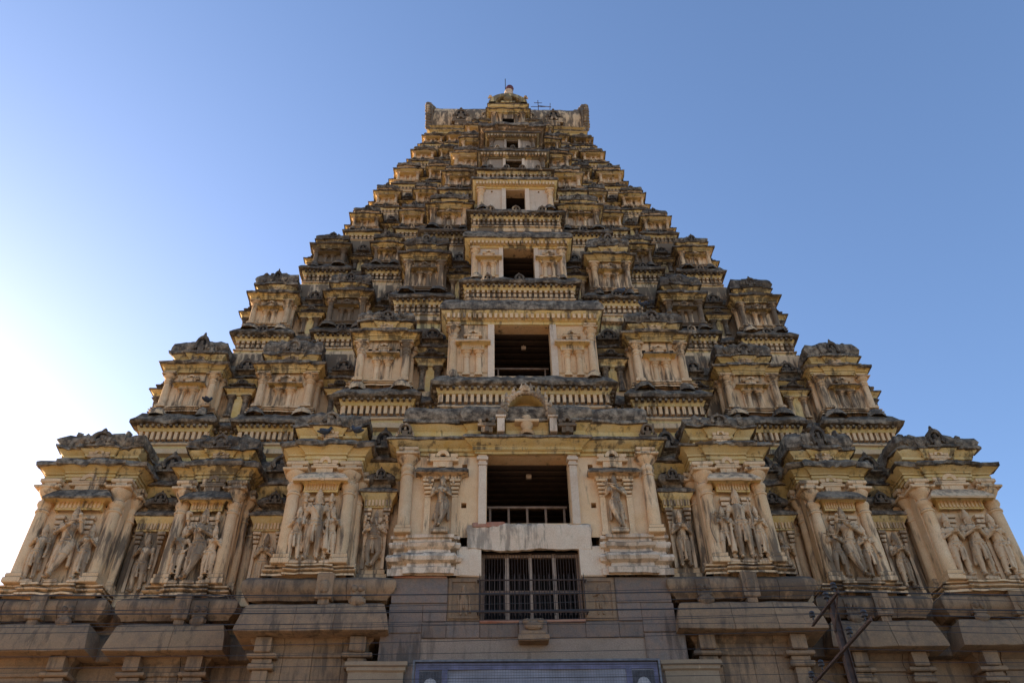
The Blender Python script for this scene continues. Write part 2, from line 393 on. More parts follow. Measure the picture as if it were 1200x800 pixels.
    if kind in ('worshipper', 'robed'):
        for sx in (-1, 1): arm(sx, (sx*.175, -.02, .62), (sx*.02, -.13, .685))
    elif kind == 'deity':
        arm(-1, (-.18, 0, .63), (-.15, -.08, .50), hold=None); arm(1, (.185, -.01, .62), (.19, -.06, .49), hold='club')
        for sx in (-1, 1): arm(sx, (sx*.2, .02, .73), (sx*.19, -.03, .86), .028, 'disc' if sx < 0 else 'conch')
    elif kind == 'deity_bare':
        arm(-1, (-.185, 0, .62), (-.16, -.03, .47), hold='staff'); arm(1, (.185, 0, .61), (.175, -.04, .45), hold='club')
    elif kind in ('flute', 'archer'):
        arm(-1, (-.175, -.04, .65), (.07, -.15, .72)); arm(1, (.19, -.02, .66), (.19, -.12, .79), hold='bud')
        b.tube([(-.02, -.15, .76), (.27, -.13, .82)], .013, 6)
        if kind == 'archer': b.tube([(.24+.07*math.sin(t*math.pi/8), -.06, .3+t*.075) for t in range(9)], .012, 6)
    elif kind == 'dancer':
        for sx in (-1, 1):
            arm(sx, (sx*.18, -.02, .64), (sx*.07, -.12, .66)); arm(sx, (sx*.2, .02, .76), (sx*.22, -.03, .88), .027, 'conch' if sx > 0 else 'disc')
    elif kind == 'potbelly':
        for sx in (-1, 1):
            arm(sx, (sx*.21, -.04, .62), (sx*.09, -.15, .62)); arm(sx, (sx*.22, .02, .74), (sx*.2, -.03, .86), .028, 'bud')
        b.tube([head+Vector((0, -.05, 0)), head+Vector((.01, -.1, -.06)), head+Vector((.03, -.12, -.13)), head+Vector((.05, -.12, -.18))], [.034, .03, .024, .018], 8)
        for sx in (-1, 1): b.ball(head+Vector((sx*.075, 0, 0)), .045, sc=(.9, .35, 1.1), n=8)
    elif kind == 'maiden':
        arm(-1, (-.18, -.02, .63), (-.10, -.12, .70), hold='bud'); arm(1, (.2, 0, .64), (.13, -.05, .53))
    elif kind == 'attendant':
        arm(-1, (-.19, -.02, .64), (-.05, -.13, .69)); arm(1, (.165, -.01, .6), (.18, -.04, .44))
    me = b.mesh('statue', ['carving']); o = bpy.data.objects.new('tmp', me); col.objects.link(o)
    md = o.modifiers.new('r', 'REMESH'); md.mode = 'VOXEL'; md.voxel_size = .008; md.use_smooth_shade = True
    dg = bpy.context.evaluated_depsgraph_get(); dg.update()
    res = bpy.data.meshes.new_from_object(o.evaluated_get(dg)); bpy.data.objects.remove(o); bpy.data.meshes.remove(me)
    res.name = 'statue'; res.shade_smooth()
    if not res.materials: res.materials.append(M['carving'])
    CACHE[('statue', kind)] = res
    return res
FIG = {'worshipper': 'standing carved worshipper with palms joined at the chest', 'robed': 'carved robed figure with palms joined', 'deity': 'four armed crowned deity carving holding a club',
       'deity_bare': 'tall crowned carving with both arms lowered', 'flute': 'cross legged carving playing a flute', 'archer': 'carving with a bow stepping sideways', 'dancer': 'four armed carving in a dance pose',
       'potbelly': 'stout carving with a round belly and raised arms', 'maiden': 'carved maiden with one hand on her hip', 'attendant': 'carved attendant with one arm hanging'}
def statue(kind, x, y, z, h, parent, rz=0, mirror=False, grime=.3, label=None):
    o = put('statue', figure_mesh(kind), (x, y, z), parent, grime); s = h/1.09; o.scale = (-s*.92 if mirror else s*.92, s*1.15, s); o.rotation_euler.z = rz
    o['label'] = label or FIG[kind]
    return o

# long mouldings ------------------------------------------------------------------------
def upath(x0, x1, yf, yb, bump=0, bw=.4):
    c = (x0+x1)/2; h = (x1-x0)/2*bw
    if bump: return [(x0, yb), (x0, yf), (c-h, yf), (c-h, yf-bump), (c+h, yf-bump), (c+h, yf), (x1, yf), (x1, yb)]
    return [(x0, yb), (x0, yf), (x1, yf), (x1, yb)]
def dentils(name, x0, x1, y, z0, z1, step, parent, grime, mat='stucco', dep=.08):
    n = max(2, int((x1-x0)/step)); step = (x1-x0)/n; b = MB()
    for k in range(n):
        a = x0+step*(k+.22); b.box(a, a+step*.56, y-dep, y+.02, z0, z1)
    b.jitter(.012, 5)
    return build(name, b, [mat], parent, grime, kind='stuff')

def niche(cx, y, z0, h, wd, parent, tier, grime, figs=None):
    """framed niche: two short pilasters (or figures), dentilled canopy, small shrine on top"""
    s = h
    if figs is None:
        put('pilaster', pilaster_mesh(h*.56, wd*.1), (cx-wd*.2, y-.05, z0), parent, grime, 40)
        put('pilaster', pilaster_mesh(h*.56, wd*.1), (cx+wd*.2, y-.05, z0), parent, grime, 40)
        zc = z0+h*.56; 
        for k in (-1, 1): b = MB(); b.box(cx+k*wd*.33-wd*.03, cx+k*wd*.33+wd*.03, y-.05, y+.02, z0, zc); build('niche_jamb', b, ['stucco'], parent, grime)
        dz = .16
    else: zc = z0+h*.74; dz = .17
    b = MB(); q = wd*.46; hh = h*dz
    b.sweep([(cx-q*.8, y+.05), (cx-q*.8, y-.06-.1*(figs is not None)), (cx+q*.8, y-.06-.1*(figs is not None)), (cx+q*.8, y+.05)], [(-.05, zc), (.02, zc), (.03, zc+hh*.45), (.12, zc+hh*.6), ((.24, zc+hh*.6) if figs is None else (.34, zc+hh*.42)), ((.26, zc+hh*.72) if figs is None else (.37, zc+hh*.52)), (.19, zc+hh*1.0), (.06, zc+hh*1.25), (-.1, zc+hh*1.3)], .09, ms=[0, 0, 0, 0, 1, 1, 1, 1])
    b.jitter(.02, 4, .01); build('canopy', b, ['ochre', 'lichen' if (random.random() < .45 if figs is not None else grime > .35) else 'carving'], parent, grime, 35)
    if tier <= 3: dentils('dentil_row', cx-q*.78, cx+q*.78, y-.07-.1*(figs is not None), zc+hh*.1, zc+hh*.5, wd*.06, parent, grime, dep=.05)
    put('small_shrine', minishrine_mesh(wd*.62, h*.2, .16), (cx, y-.02, zc+hh*1.2), parent, grime)

def base_profile(z0, z1, o=.16):
    H = z1-z0
    return [(o*1.2, z0), (o*1.2, z0+H*.16), (o*.75, z0+H*.22), (o*.55, z0+H*.34), (o*1.15, z0+H*.42), (o*1.25, z0+H*.5), (o*1.1, z0+H*.58), (o*.35, z0+H*.64), (o*.35, z0+H*.76), (o*.95, z0+H*.8), (o*.95, z0+H*.93), (0, z1), (-.1, z1)]

def pavilion(t, bay, side, xi, xo, D, Dr, Z, H, gr):
    """one projecting bay with its own parts. Z: heights (floor, plinth top, pilaster top, lip, drip top, neck top, roof top)"""
    z0, zp, za, zl, zd, zn, zr = Z; s = H/8
    zr += random.uniform(-.02, .02)*H; zd += random.uniform(-.006, .01)*H
    x0, x1 = (xi, xo) if side > 0 else (-xo, -xi); cx = (x0+x1)/2; wd = x1-x0; dep = Dr-D+.5; ds = .11+.03*t
    r = min(.215, wd*.095) if t == 1 else wd*.072
    hz = []
    if t == 1 or (bay == 'C' and t < 4):
        for k in (-1, 1): hz.append((cx+k*wd*.26-.07, cx+k*wd*.26+.07, za-(za-zp)*.26, za-(za-zp)*.26+.17, .4))
    b = MB(); b.wall(x0+.04, x1-.04, z0, zl, D, hz, thick=dep)
    desc = {'A': 'corner pavilion', 'B': 'outer pavilion', 'C': 'inner pavilion'}[bay]
    pv = build('pavilion', b, ['white' if (bay == 'C' and t >= 4) else 'stucco', 'black'], tower, gr)
    b = MB(); b.sweep(upath(x0, x1, D, D+dep, .08*s+.03, .45), base_profile(z0, zp, .13*s+.06), ds); b.jitter(.03*s+.012, 2.2, .012); build('plinth', b, ['stucco'], pv, gr+.15, 35)
    pz = zp-.01; ph = za-pz
    for k in (-1, 1):
        put('pilaster', pilaster_mesh(ph, r), (cx+k*(wd/2-r*1.25), D-r*.35, pz), pv, gr, 40)
        if t <= 3 and k*side < 0: put('pilaster', pilaster_mesh(ph, r*.8), (cx+k*(wd/2-r*.2), D+r*2.6, pz), pv, gr, 40)
    # architrave and painted cove
    A = zl-za
    b = MB(); b.sweep(upath(x0, x1, D, D+dep, .1*s, .5), [(0, za), (.07, za), (.07, za+A*.22), (.11, za+A*.25), (.11, za+A*.42), (.07, za+A*.44), (.07, za+A*.52), (.13, za+A*.56), (.13, za+A*.66), (.15*s+.06, za+A*.8), (.25*s+.06, za+A*.97), (.28*s+.07, zl)], ds)
    b.jitter(.02, 2, .006); build('architrave', b, ['ochre'], pv, gr*.75, 35)
    dd = zd-zl; o = .30*s+.08
    b = MB(); b.sweep(upath(x0, x1, D, D+dep, .1*s, .5), [(o-.05, zl-.01), (o+.02, zl), (o+.04, zl+dd*.35), (o-.05, zl+dd*.7), (o*.5, zd), (0, zd+dd*.15), (-.2, zd+dd*.15)], ds*.8)
    b.jitter(.05*s+.025, 1.9, .045*s+.02); build('drip_ledge', b, ['lichen'], pv, gr, 50)
    # neck
    n0 = .10*s; nh = zn-zd
    x0n, x1n = x0+wd*.09, x1-wd*.09
    b = MB(); b.sweep(upath(x0n, x1n, D+n0, D+dep, .1*s, .34), [(0, zd-.02), (0, zd+nh*.4), (.1*s, zd+nh*.45), (.1*s, zd+nh*.62), (.2*s+.03, zd+nh*.86), (.24*s+.03, zn)], ds)
    b.jitter(.015, 2); build('neck', b, ['ochre' if t < 5 else 'stucco'], pv, gr*.8, 35)
    rh = zr-zn; o = .26*s+.03
    b = MB(); b.sweep(upath(x0n, x1n, D+n0, D+dep, .08*s, .34), [(o-.04, zn-.01), (o+.05, zn), (o+.05, zn+rh*.12), (o-.02, zn+rh*.2), (o+.05*s, zn+rh*.4), (o, zn+rh*.68), (o-.14*s, zn+rh*.9), (o-.36*s, zr), (-wd*.3, zr+.03*s)], ds*.8)
    if t <= 4:      # worn carved lobes along the roof front
        n = int(wd/(.34*s+.06))
        for i in range(n):
            if random.random() < .75:
                fx = x0n+(x1n-x0n)*(i+.5)/n+random.uniform(-.04, .04); q = random.uniform(.09, .17)*s+.03
                b.ball((fx, D+n0-o*.9, zn+rh*random.uniform(.25, .6)), q, n=6, sc=(1, .8, random.uniform(.9, 1.6)))
                if random.random() < .4: b.ball((fx, D+n0-o*.45, zr-rh*.08), q*.9, n=6)
    b.jitter(.09*s+.03, 1.9, .07*s+.02)
    build('roof', b, ['lichen'], pv, gr, 60)
    kw = wd*.33; kh = rh*1.15
    gk = put('gable', dark_kudu(kw, kh, .13*s+.03), (cx+random.uniform(-.05, .05), D+n0-o-.04*s, zn+.0), pv, gr+.4, 40); gk.rotation_euler.y = random.uniform(-.05, .05); gk.scale = (random.uniform(.85, 1.15), 1, random.uniform(.8, 1.12))
    put('small_shrine', minishrine_mesh(kw*.8, nh*1.0, .14*s), (cx, D+n0-.14*s, zd-.02), pv, gr+.1)
    # niche
    if t == 1:
        nw = wd-4.0*r
        niche(cx, D-.02, zp, ph*.93, nw, pv, t, gr, figs=True)
        for k in (-1, 1):      # stacked brackets under the canopy
            b = MB()
            for q in range(4): b.box(cx+k*nw*.24-.15+.02*q, cx+k*nw*.24+.15-.02*q, D-.2+.03*q, D, zp+ph*(.60-.045*q), zp+ph*(.635-.045*q), b=.012)
            b.box(cx+k*nw*.24-.06, cx+k*nw*.24+.06, D-.08, D, zp, zp+ph*.5); b.jitter(.012, 4); build('bracket', b, ['carving'], pv, gr)
        trio = {('A', -1): ('attendant', 'flute', 'maiden'), ('B', -1): ('maiden', 'dancer', 'maiden'), ('C', -1): ('attendant', 'deity', 'maiden'),
                ('C', 1): ('archer', 'deity_bare', 'robed'), ('B', 1): ('archer', 'flute', 'attendant'), ('A', 1): ('worshipper', 'worshipper', 'maiden')}[(bay, side)]
        hs = (.52, .70, .52) if not (bay == 'A' and side == 1) else (.62, .66, .62)
        for j, kd in enumerate(trio):
            fx = cx+(j-1)*nw*.37
            hh = ph*hs[j]
            b = MB(); b.box(fx-.22, fx+.22, D-.3, D, zp-.01, zp+.07, b=.015); b.box(fx-.17, fx+.17, D-.26, D, zp+.07, zp+.13, b=.015); b.jitter(.01, 4)
            build('pedestal', b, ['carving'], pv, gr+.2)
            statue(kd, fx, D-.19, zp+.12, hh, pv, 0, (side > 0) ^ (j == 2), gr+random.uniform(-.1, .25))
    else:
        nw = wd*.50
        niche(cx, D-.01, zp, ph*.94, nw, pv, t, gr)
    return pv

def shrine(t, cx, D, wd, z0, h, gr, fig=None, hw=None, side=1):
    """narrow shrine filling a recess between pavilions, dark dome on top"""
    b = MB(); b.box(cx-wd*.42, cx+wd*.42, D-.12, D+.3, z0, z0+h*.08, b=.02); b.box(cx-wd*.36, cx+wd*.36, D-.08, D+.3, z0+h*.08, z0+h*.12, b=.01); b.box(cx-wd*.3, cx+wd*.3, D-.02, D+.3, z0+h*.12, z0+h*.66)
    root = build('recess_shrine', b.jitter(.02, 3), ['stucco'], tower, gr)
    zc = z0+h*.64
    if fig:
        statue(fig, cx, D-.12, z0+h*.12, h*.50, root, 0, side > 0, gr+.2)
        for k in (-1, 1):
            b = MB()
            for q in range(4): b.box(cx+k*wd*.27-.12+.02*q, cx+k*wd*.27+.12-.02*q, D-.2+.03*q, D, z0+h*(.60-.035*q), z0+h*(.625-.035*q), b=.01)
            b.box(cx+k*wd*.27-.05, cx+k*wd*.27+.05, D-.1, D, z0+h*.12, z0+h*.5); build('bracket', b.jitter(.01, 4), ['carving'], root, gr+.2)
    else:
        dk = random.random() < (.7 if t > 1 else 0); pm = pilaster_mesh(h*.52, wd*.09)
        if dk:
            kk = ('dp', pm.name)
            if kk not in CACHE: CACHE[kk] = pm.copy(); CACHE[kk].materials[0] = M['lichen']
            pm = CACHE[kk]
        for k in (-1, 1): put('pilaster', pm, (cx+k*wd*.24, D-.06, z0+h*.12), root, gr, 40)
        b = MB(); b.box(cx-wd*.13, cx+wd*.13, D-.04, D, z0+h*.12, zc); build('niche_panel', b, ['ochre'], root, gr*.5)
    q = wd*.4; b = MB(); hh = h*.12
    b.sweep([(cx-q, D+.2), (cx-q, D-.1), (cx+q, D-.1), (cx+q, D+.2)], [(-.1, zc), (.0, zc), (.01, zc+hh*.5), (.1, zc+hh*.8), (.14, zc+hh)], .12); build('architrave', b.jitter(.012, 3), ['ochre'], root, gr*.6)
    if t == 1: dentils('dentil_row', cx-q, cx+q, D-.11, zc+hh*.1, zc+hh*.55, .1, root, gr, dep=.04)
    zc += hh; hr = z0+h-zc
    b = MB(); b.sweep([(cx-q, D+.2), (cx-q, D-.1), (cx+q, D-.1), (cx+q, D+.2)], [(.14, zc-.01), (.19, zc), (.16, zc+hr*.12), (.02, zc+hr*.25), (-q*.3, zc+hr*.3), (-q*.3, zc+hr*.45), (-q*.05, zc+hr*.5), (.03, zc+hr*.56), (.02, zc+hr*.68), (-q*.25, zc+hr*.88), (-q*.7, zc+hr)], .1)
    build('roof', b.jitter(.025, 3, .012), ['lichen'], root, gr, 50)
    put('gable', dark_kudu(wd*.42, hr*.5, .1), (cx, D-.16, zc+hr*.5), root, gr+.5, 40)
    return root

def stepped(bays, off, back):
    """plan outline of a storey: corner, outer, inner, spine bays with recesses between, seen from above, left to right"""
    pts = [(bays[0][0]-off, back)]
    for i, (x0, x1, y) in enumerate(bays):
        if i:
            px1, py = bays[i-1][1], bays[i-1][2]; yr = max(py, y)+.45
            if x0-px1 > .5: pts += [(px1+off, py-off), (px1+off, yr-off), (x0-off, yr-off), (x0-off, y-off)]
            else: mid = (px1+x0)/2; pts += [(mid, py-off), (mid, y-off)]
            continue
        pts.append((x0-off, y-off))
    pts += [(bays[-1][1]+off, bays[-1][2]-off), (bays[-1][1]+off, back)]
    out = [pts[0]]
    for p in pts[1:]:
        if abs(p[0]-out[-1][0])+abs(p[1]-out[-1][1]) > .02: out.append(p)
    return out

ZF = [12.1, 20.1, 26.07, 31.89, 36.19, 39.33, 42.56, 45.94, 48.43, 50.5]
BAYS = {1: dict(A=(23.9, 13.01, 15.84), B=(24.0, 9.3, 11.46), C=(22.6, 5.36, 7.58), S=(22.5, 0, 4.1)),
        2: dict(A=(25.64, 11.87, 13.97), B=(25.64, 8.07, 10.33), C=(24.0, 4.22, 6.3), S=(23.3, 0, 2.79)),
        3: dict(A=(27.45, 10.27, 12.07), B=(27.3, 6.85, 8.6), C=(25.1, 3.21, 4.96), S=(24.2, 0, 2.02)),
        4: dict(A=(29.13, 8.63, 10.29), B=(29.0, 5.83, 7.18), C=(26.6, 2.3, 4.22), S=(25.4, 0, 1.83)),
        5: dict(A=(30.44, 7.47, 8.92), B=(30.2, 4.93, 6.16), C=(27.5, 2.07, 3.64), S=(26.2, 0, 1.63)),
        6: dict(A=(31.34, 6.71, 7.97), B=(31.2, 4.4, 5.64), C=(28.6, 1.6, 3.3), S=(27.2, 0, 1.27)),
        7: dict(A=(32.18, 5.65, 7.09), B=(32, 3.83, 5.05), C=(29.9, 1.53, 2.95), S=(29.0, 0, 1.1)),
        8: dict(A=(32.93, 4.94, 6.29), B=(32.8, 3.37, 4.49), C=(31, 1.37, 2.73), S=(31.3, 0, 1.1)),
        9: dict(A=(33.4, 4.49, 5.75), B=(33.3, 2.91, 4.08), C=(32.2, 1.25, 2.29), S=(32, 0, 1.14))}
GR = {1: .2, 2: .35, 3: .7, 4: .75, 5: .55, 6: .45, 7: .4, 8: .4, 9: .4}
FR = {'A': {1: (.05, .50, .555, .59, .655, .745), 2: (.05, .335, .385, .42, .49, .63), 3: (.05, .305, .35, .39, .46, .59), 4: (.05, .295, .34, .38, .45, .57)},
      'C': {1: (.045, .48, .545, .575, .65, .73), 2: (.05, .385, .435, .47, .54, .66), 3: (.05, .34, .385, .43, .5, .62), 4: (.05, .345, .40, .44, .51, .62)}}
for t in range(1, 10):
    z0, z1 = ZF[t-1], ZF[t]; H = z1-z0; bb = BAYS[t]; g0 = GR[t]; YB = 68-bb['A'][0]
    DrO = max(bb['A'][0], bb['B'][0])+.75*max(H, 3.4)/8+.25; sp = bb['S'][2]; Ds = bb['S'][0]
    # masonry core behind the bays, leaving the passage behind each opening free
    b = MB(); ox = min(2.2, sp*.82) if t <= 4 else .35; xo = bb['A'][2]-.35; yb2 = Ds+5
    if t == 1: zt_ = 18.15-.49
    elif t < 9: zt_ = z1-H*.30*1.25+.02
    else: zt_ = z1-.3
    for sx in (-1, 1):
        b.box(min(sx*ox, sx*xo), max(sx*ox, sx*xo), DrO, YB, z0, zt_)
        xc = bb['C'][2]-.12; DrC = bb['C'][0]+.8
        b.box(min(sx*ox, sx*xc), max(sx*ox, sx*xc), DrC, DrO+.1, z0, zt_)
    b.box(-ox, ox, max(yb2, DrO), YB, z0, zt_)
    if t > 4: b.box(-ox, ox, Ds+.8, max(yb2, DrO)+.1, z0, zt_)
    build('core_wall', b, ['stucco'], tower, g0+.3)
    # stepped platform under this storey
    if t > 1:
        zb = z0-(1.95 if t == 2 else (ZF[t-1]-ZF[t-2])*.30); hP = z0-zb; s = hP/2
        seq = [(-bb['A'][2], -bb['A'][1], bb['A'][0]), (-bb['B'][2], -bb['B'][1], bb['B'][0]), (-bb['C'][2], -bb['C'][1], bb['C'][0]), (-sp, sp, Ds),
               (bb['C'][1], bb['C'][2], bb['C'][0]), (bb['B'][1], bb['B'][2], bb['B'][0]), (bb['A'][1], bb['A'][2], bb['A'][0])]
        path = stepped(seq, .22*s+.03, YB)
        b = MB()
        b.sweep(path, [(-.15*s, zb-hP*.25), (-.15*s, zb), (.05*s, zb+hP*.03), (.06*s, zb+hP*.13), (-.06*s, zb+hP*.16), (-.06*s, zb+hP*.22), (.02*s, zb+hP*.24), (.02*s, zb+hP*.27), (-.14*s, zb+hP*(.36 if t == 2 else .33)), (-.14*s, zb+hP*.53), (.0*s, zb+hP*.535), (.06*s, zb+hP*.61), (.10*s, zb+hP*.66)], .25, ms=[0, 1, 1, 1, 0, 1, 1, 1, 2, 0, 0, 0])
        b.jitter(.018, 1.5, .006)
        pf = build('platform', b, ['ochre', 'stucco', 'lichen'], tower, g0*.7, 35)  # last slot colours the set-back band between the dentils dark brown
        b = MB(); b.sweep(path, [(.02, zb+hP*.655), (.28*s, zb+hP*.66), (.32*s, zb+hP*.71), (.2*s, zb+hP*.80), (.02*s, zb+hP*.93), (-.25*s, z0), (-1.6, z0+.02)], .16+.02*t)
        b.jitter(.06*s+.02, 1.6, .055*s+.02); build('drip_ledge', b, ['lichen'], pf, g0, 50)
        # dentils along the band
        b = MB(); b2 = MB(); st = .21
        nP = len(path)
        for i in range(nP-1):
            a = Vector(path[i]); c = Vector(path[i+1]); d = c-a; Ln = d.length
            if i in (0, nP-2): continue
            d.normalize(); nn = Vector((d.y, -d.x))
            n = max(1, int(Ln/st)); q = Ln/n
            for k in range(n):
                for lst, o, wdt, za_, zb_ in (((b, .0, .54, .36, .53),) if t == 2 else ((b, .0, .54, .33, .42), (b, .03*s, .54, .45, .53)))+((b2, .2*s, .42, .60, .652),):
                    if lst is b2 and t > 4: continue
                    p = a+d*(q*(k+.5)); hw = q*wdt/2; i0 = len(lst.v)
                    for zz in (zb+hP*za_, zb+hP*zb_):
                        for e, f_ in ((-hw, o), (hw, o), (hw, -.15*s), (-hw, -.15*s)):
                            v = p+d*e+nn*f_; lst.v.append((v.x, v.y, zz))
                    for Q in ((0, 1, 5, 4), (1, 2, 6, 5), (3, 0, 4, 7), (3, 2, 1, 0)): lst.quad(*[i0+u for u in Q])
        b.jitter(.01, 4); build('dentil_band', b, ['stucco'], pf, g0*.8, kind='stuff')
        if b2.v: b2.jitter(.01, 4); build('drop_row', b2, ['lichen'], pf, g0*.8, kind='stuff')
        # small horseshoe gables lined up on the ledge
        if t >= 3:
            for i, (x0_, x1_, yy) in enumerate(seq):
                n = max(1, int((x1_-x0_)/(.85*max(s, .5)+.25)))
                for k in range(n):
                    if random.random() < .12: continue
                    kw = .5*s+.14; xx = x0_+(x1_-x0_)*(k+.5)/n; fn = kudu_mesh if random.random() < .45 else dark_kudu
                    gk = put('gable', fn(kw, kw*.95, .1), (xx, yy-.42*s, zb+hP*.68), pf, g0+.2, 40); gk.rotation_euler.y = random.uniform(-.06, .06)
        # weathered lotus lumps standing on the ledge corners
        for i, (x0_, x1_, yy) in enumerate(seq):
            for xx in ((x0_+.25*s, x1_-.25*s) if t <= 4 else (x0_+.1,)):
                b = MB(); rr_ = .36*s*random.uniform(.55, 1.15)
                b.lathe(xx, yy-.2*s, [(rr_*1.2, z0-.25*s), (rr_*1.05, z0-.05*s), (rr_*.7, z0+.12*s), (rr_*.25, z0+.2*s)], 9)
                b.jitter(.06*s, 3, .03); build('ledge_lump', b, [random.choice(['stucco', 'lichen', 'lichen'])], pf, g0+.2, 60)
    # pavilions and recess shrines
    fa = FR['A'].get(t, (.06, .32, .37, .42, .49, .62)); fc = FR['C'].get(t, (.06, .345, .40, .45, .52, .64))
    for side in (-1, 1):
        for bay in 'ABC':
            D, xi, xo = bb[bay]; f = fc if bay == 'C' else fa
            Z = [z0]+[z0+k*H for k in f]
            if t == 1 and bay == 'A': Z[0] = 12.1
            if bay == 'A' and t > 1: shrine(t, side*(xo+.12*H/4), D+.75, .42+.1*H, z0, H*(.36 if t < 5 else .42), g0+.2)
            pavilion(t, bay, side, xi, xo, D, DrO if bay != 'C' else bb['C'][0]+.8, Z, H, g0+random.uniform(-.15, .15)*(1 if t < 3 else 2.2)+(.15 if t == 1 and bay == 'B' else 0))
        for (p, q) in (('A', 'B'), ('B', 'C'), ('C', 'S')):
            xa = bb[q][2]; xb = bb[p][1]; gap = xb-xa
            Dq = bb['C'][0]+.8 if q == 'S' else DrO
            if q == 'S': Dq = bb['C'][0]+.8
            if gap < .25: continue
            cx = side*(xa+xb)/2 if q != 'C' else side*(xa+xb*1.0)/2
            # wall of the recess with its own cornice
            zl = z0+H*((fa if p != 'C' else fc)[2])-.12*H/8
            a0, a1 = sorted((side*(xa-.2), side*(xb+.2))); s = H/8
            b = MB(); b.sweep([(a0, Dq), (a1, Dq)], [(.02, z0-.02), (.02, zl-.5*s), (.1*s, zl-.45*s), (.12*s, zl-.3*s), (.3*s, zl-.1*s), (.36*s, zl)], .3, ms=[0, 1, 1, 1, 1]); rw = build('recess_wall', b, ['stucco', 'ochre'], tower, g0+.2)
            b = MB(); b.sweep([(a0, Dq), (a1, Dq)], [(.3*s, zl), (.45*s, zl+.01), (.42*s, zl+.15*s), (.2*s, zl+.3*s), (.2*s, zl+.42*s), (.34*s, zl+.5*s), (.34*s, zl+.7*s), (.1*s, zl+1.1*s), (-.1, zl+1.2*s)], .12); b.jitter(.07*s+.02, 2, .04); build('drip_ledge', b, ['lichen'], rw, g0, 50)
            put('gable', dark_kudu(min(gap*.6, .9*s+.2), .75*s+.05, .12), (cx, Dq-.42*s, zl+.5*s), rw, g0+.4, 40)
            wdt = min(gap*.86, 1.35 if t == 1 else 1.2)
            hS = (zl-z0)*(.93 if t == 1 else .92)
            figs = {('A', -1): 'attendant', ('B', -1): 'robed', ('C', -1): 'potbelly', ('A', 1): 'robed', ('B', 1): 'maiden', ('C', 1): 'robed'}
            shrine(t, cx, Dq-.3*s-.05, wdt, z0, hS, g0+.25, figs[(p, side)] if t == 1 else None, side=side)
            if t == 1 and q != 'S':
                for k in (-1, 1): put('pilaster', pilaster_mesh(3.3, .17), (cx+k*gap*.4, Dq-.05, z0+.3), rw, g0+.3, 40)

# ------------------------------------------------------------------ the spine: openings one above another
def spine(t, D, hw, z0, zp, ow, oz0, oz1, za, zl, zt, lipw, gr, posts=.13, mat='white', pil=True, depth=.5, dentz=None):
    b = MB(); b.wall(-hw, hw, z0, zl, D, [(-ow, ow, oz0, oz1, depth)]+([(k*(ow+hw)/2-.04+k*.0, k*(ow+hw)/2+.04, z0+(za-z0)*q, z0+(za-z0)*q+.12, .4) for k in (-1, 1) for q in (.86,)] if t in (3, 4) else [])
                     + ([(k*2.02-.08, k*2.02+.08, q, q+.18, .4) for k in (-1, 1) for q in (15.75, 14.35)] if t == 1 else []), thick=.9, hm=1, back=False)
    pv = build('spine_wall', b, [mat, 'stucco'], tower, gr)
    return pv
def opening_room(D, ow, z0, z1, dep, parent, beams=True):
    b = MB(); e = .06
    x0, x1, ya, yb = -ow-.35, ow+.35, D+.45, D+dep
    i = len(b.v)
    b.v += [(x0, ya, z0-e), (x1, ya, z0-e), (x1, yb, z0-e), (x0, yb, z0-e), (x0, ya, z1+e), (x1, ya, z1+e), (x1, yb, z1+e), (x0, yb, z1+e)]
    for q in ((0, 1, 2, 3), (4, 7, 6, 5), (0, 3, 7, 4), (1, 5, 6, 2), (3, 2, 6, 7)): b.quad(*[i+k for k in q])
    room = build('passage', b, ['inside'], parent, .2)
    if beams:
        n = max(4, int((dep-.5)/.34))
        for k in range(n):
            y = D+.5+k*(dep-.5)/n; b = MB(); b.box(x0+.02, x1-.02, y, y+.23, z1-.06, z1+.02, b=.015); b.jitter(.008, 2); build('ceiling_plank', b, ['inside'], room, .1)
    return room
def cornice(x0, x1, D, za, zl, zt, out, gr, parent, ds=.12, dent=None, bump=.0, shape='lip'):
    A = zl-za
    b = MB(); b.sweep(upath(x0, x1, D, D+1.0, bump, .4), [(-.02, za), (.06, za), (.06, za+A*.25), (.14, za+A*.3), (.14, za+A*.55), (out*.6, za+A*.72), (out*.9, za+A*.95), (out*.92, zl)], ds); b.jitter(.014, 2); build('architrave', b, ['ochre'], parent, gr*.9, 35)
    d = zt-zl
    b = MB(); b.sweep(upath(x0, x1, D, D+1.0, bump, .4), [(out*.88, zl-.01), (out+.03, zl), (out+.03, zl+d*.3), (out*.85, zl+d*.6), (out*.45, zl+d*.9), (0, zt), (-.5, zt+.03)], ds); b.jitter(.045, 1.8, .02); build('drip_ledge', b, ['lichen'], parent, gr, 50)
    if dent: dentils('dentil_row', x0-.12, x1+.12, D-.16, za+A*dent[0], za+A*dent[1], dent[2], parent, gr*.5, 'stucco', .1)

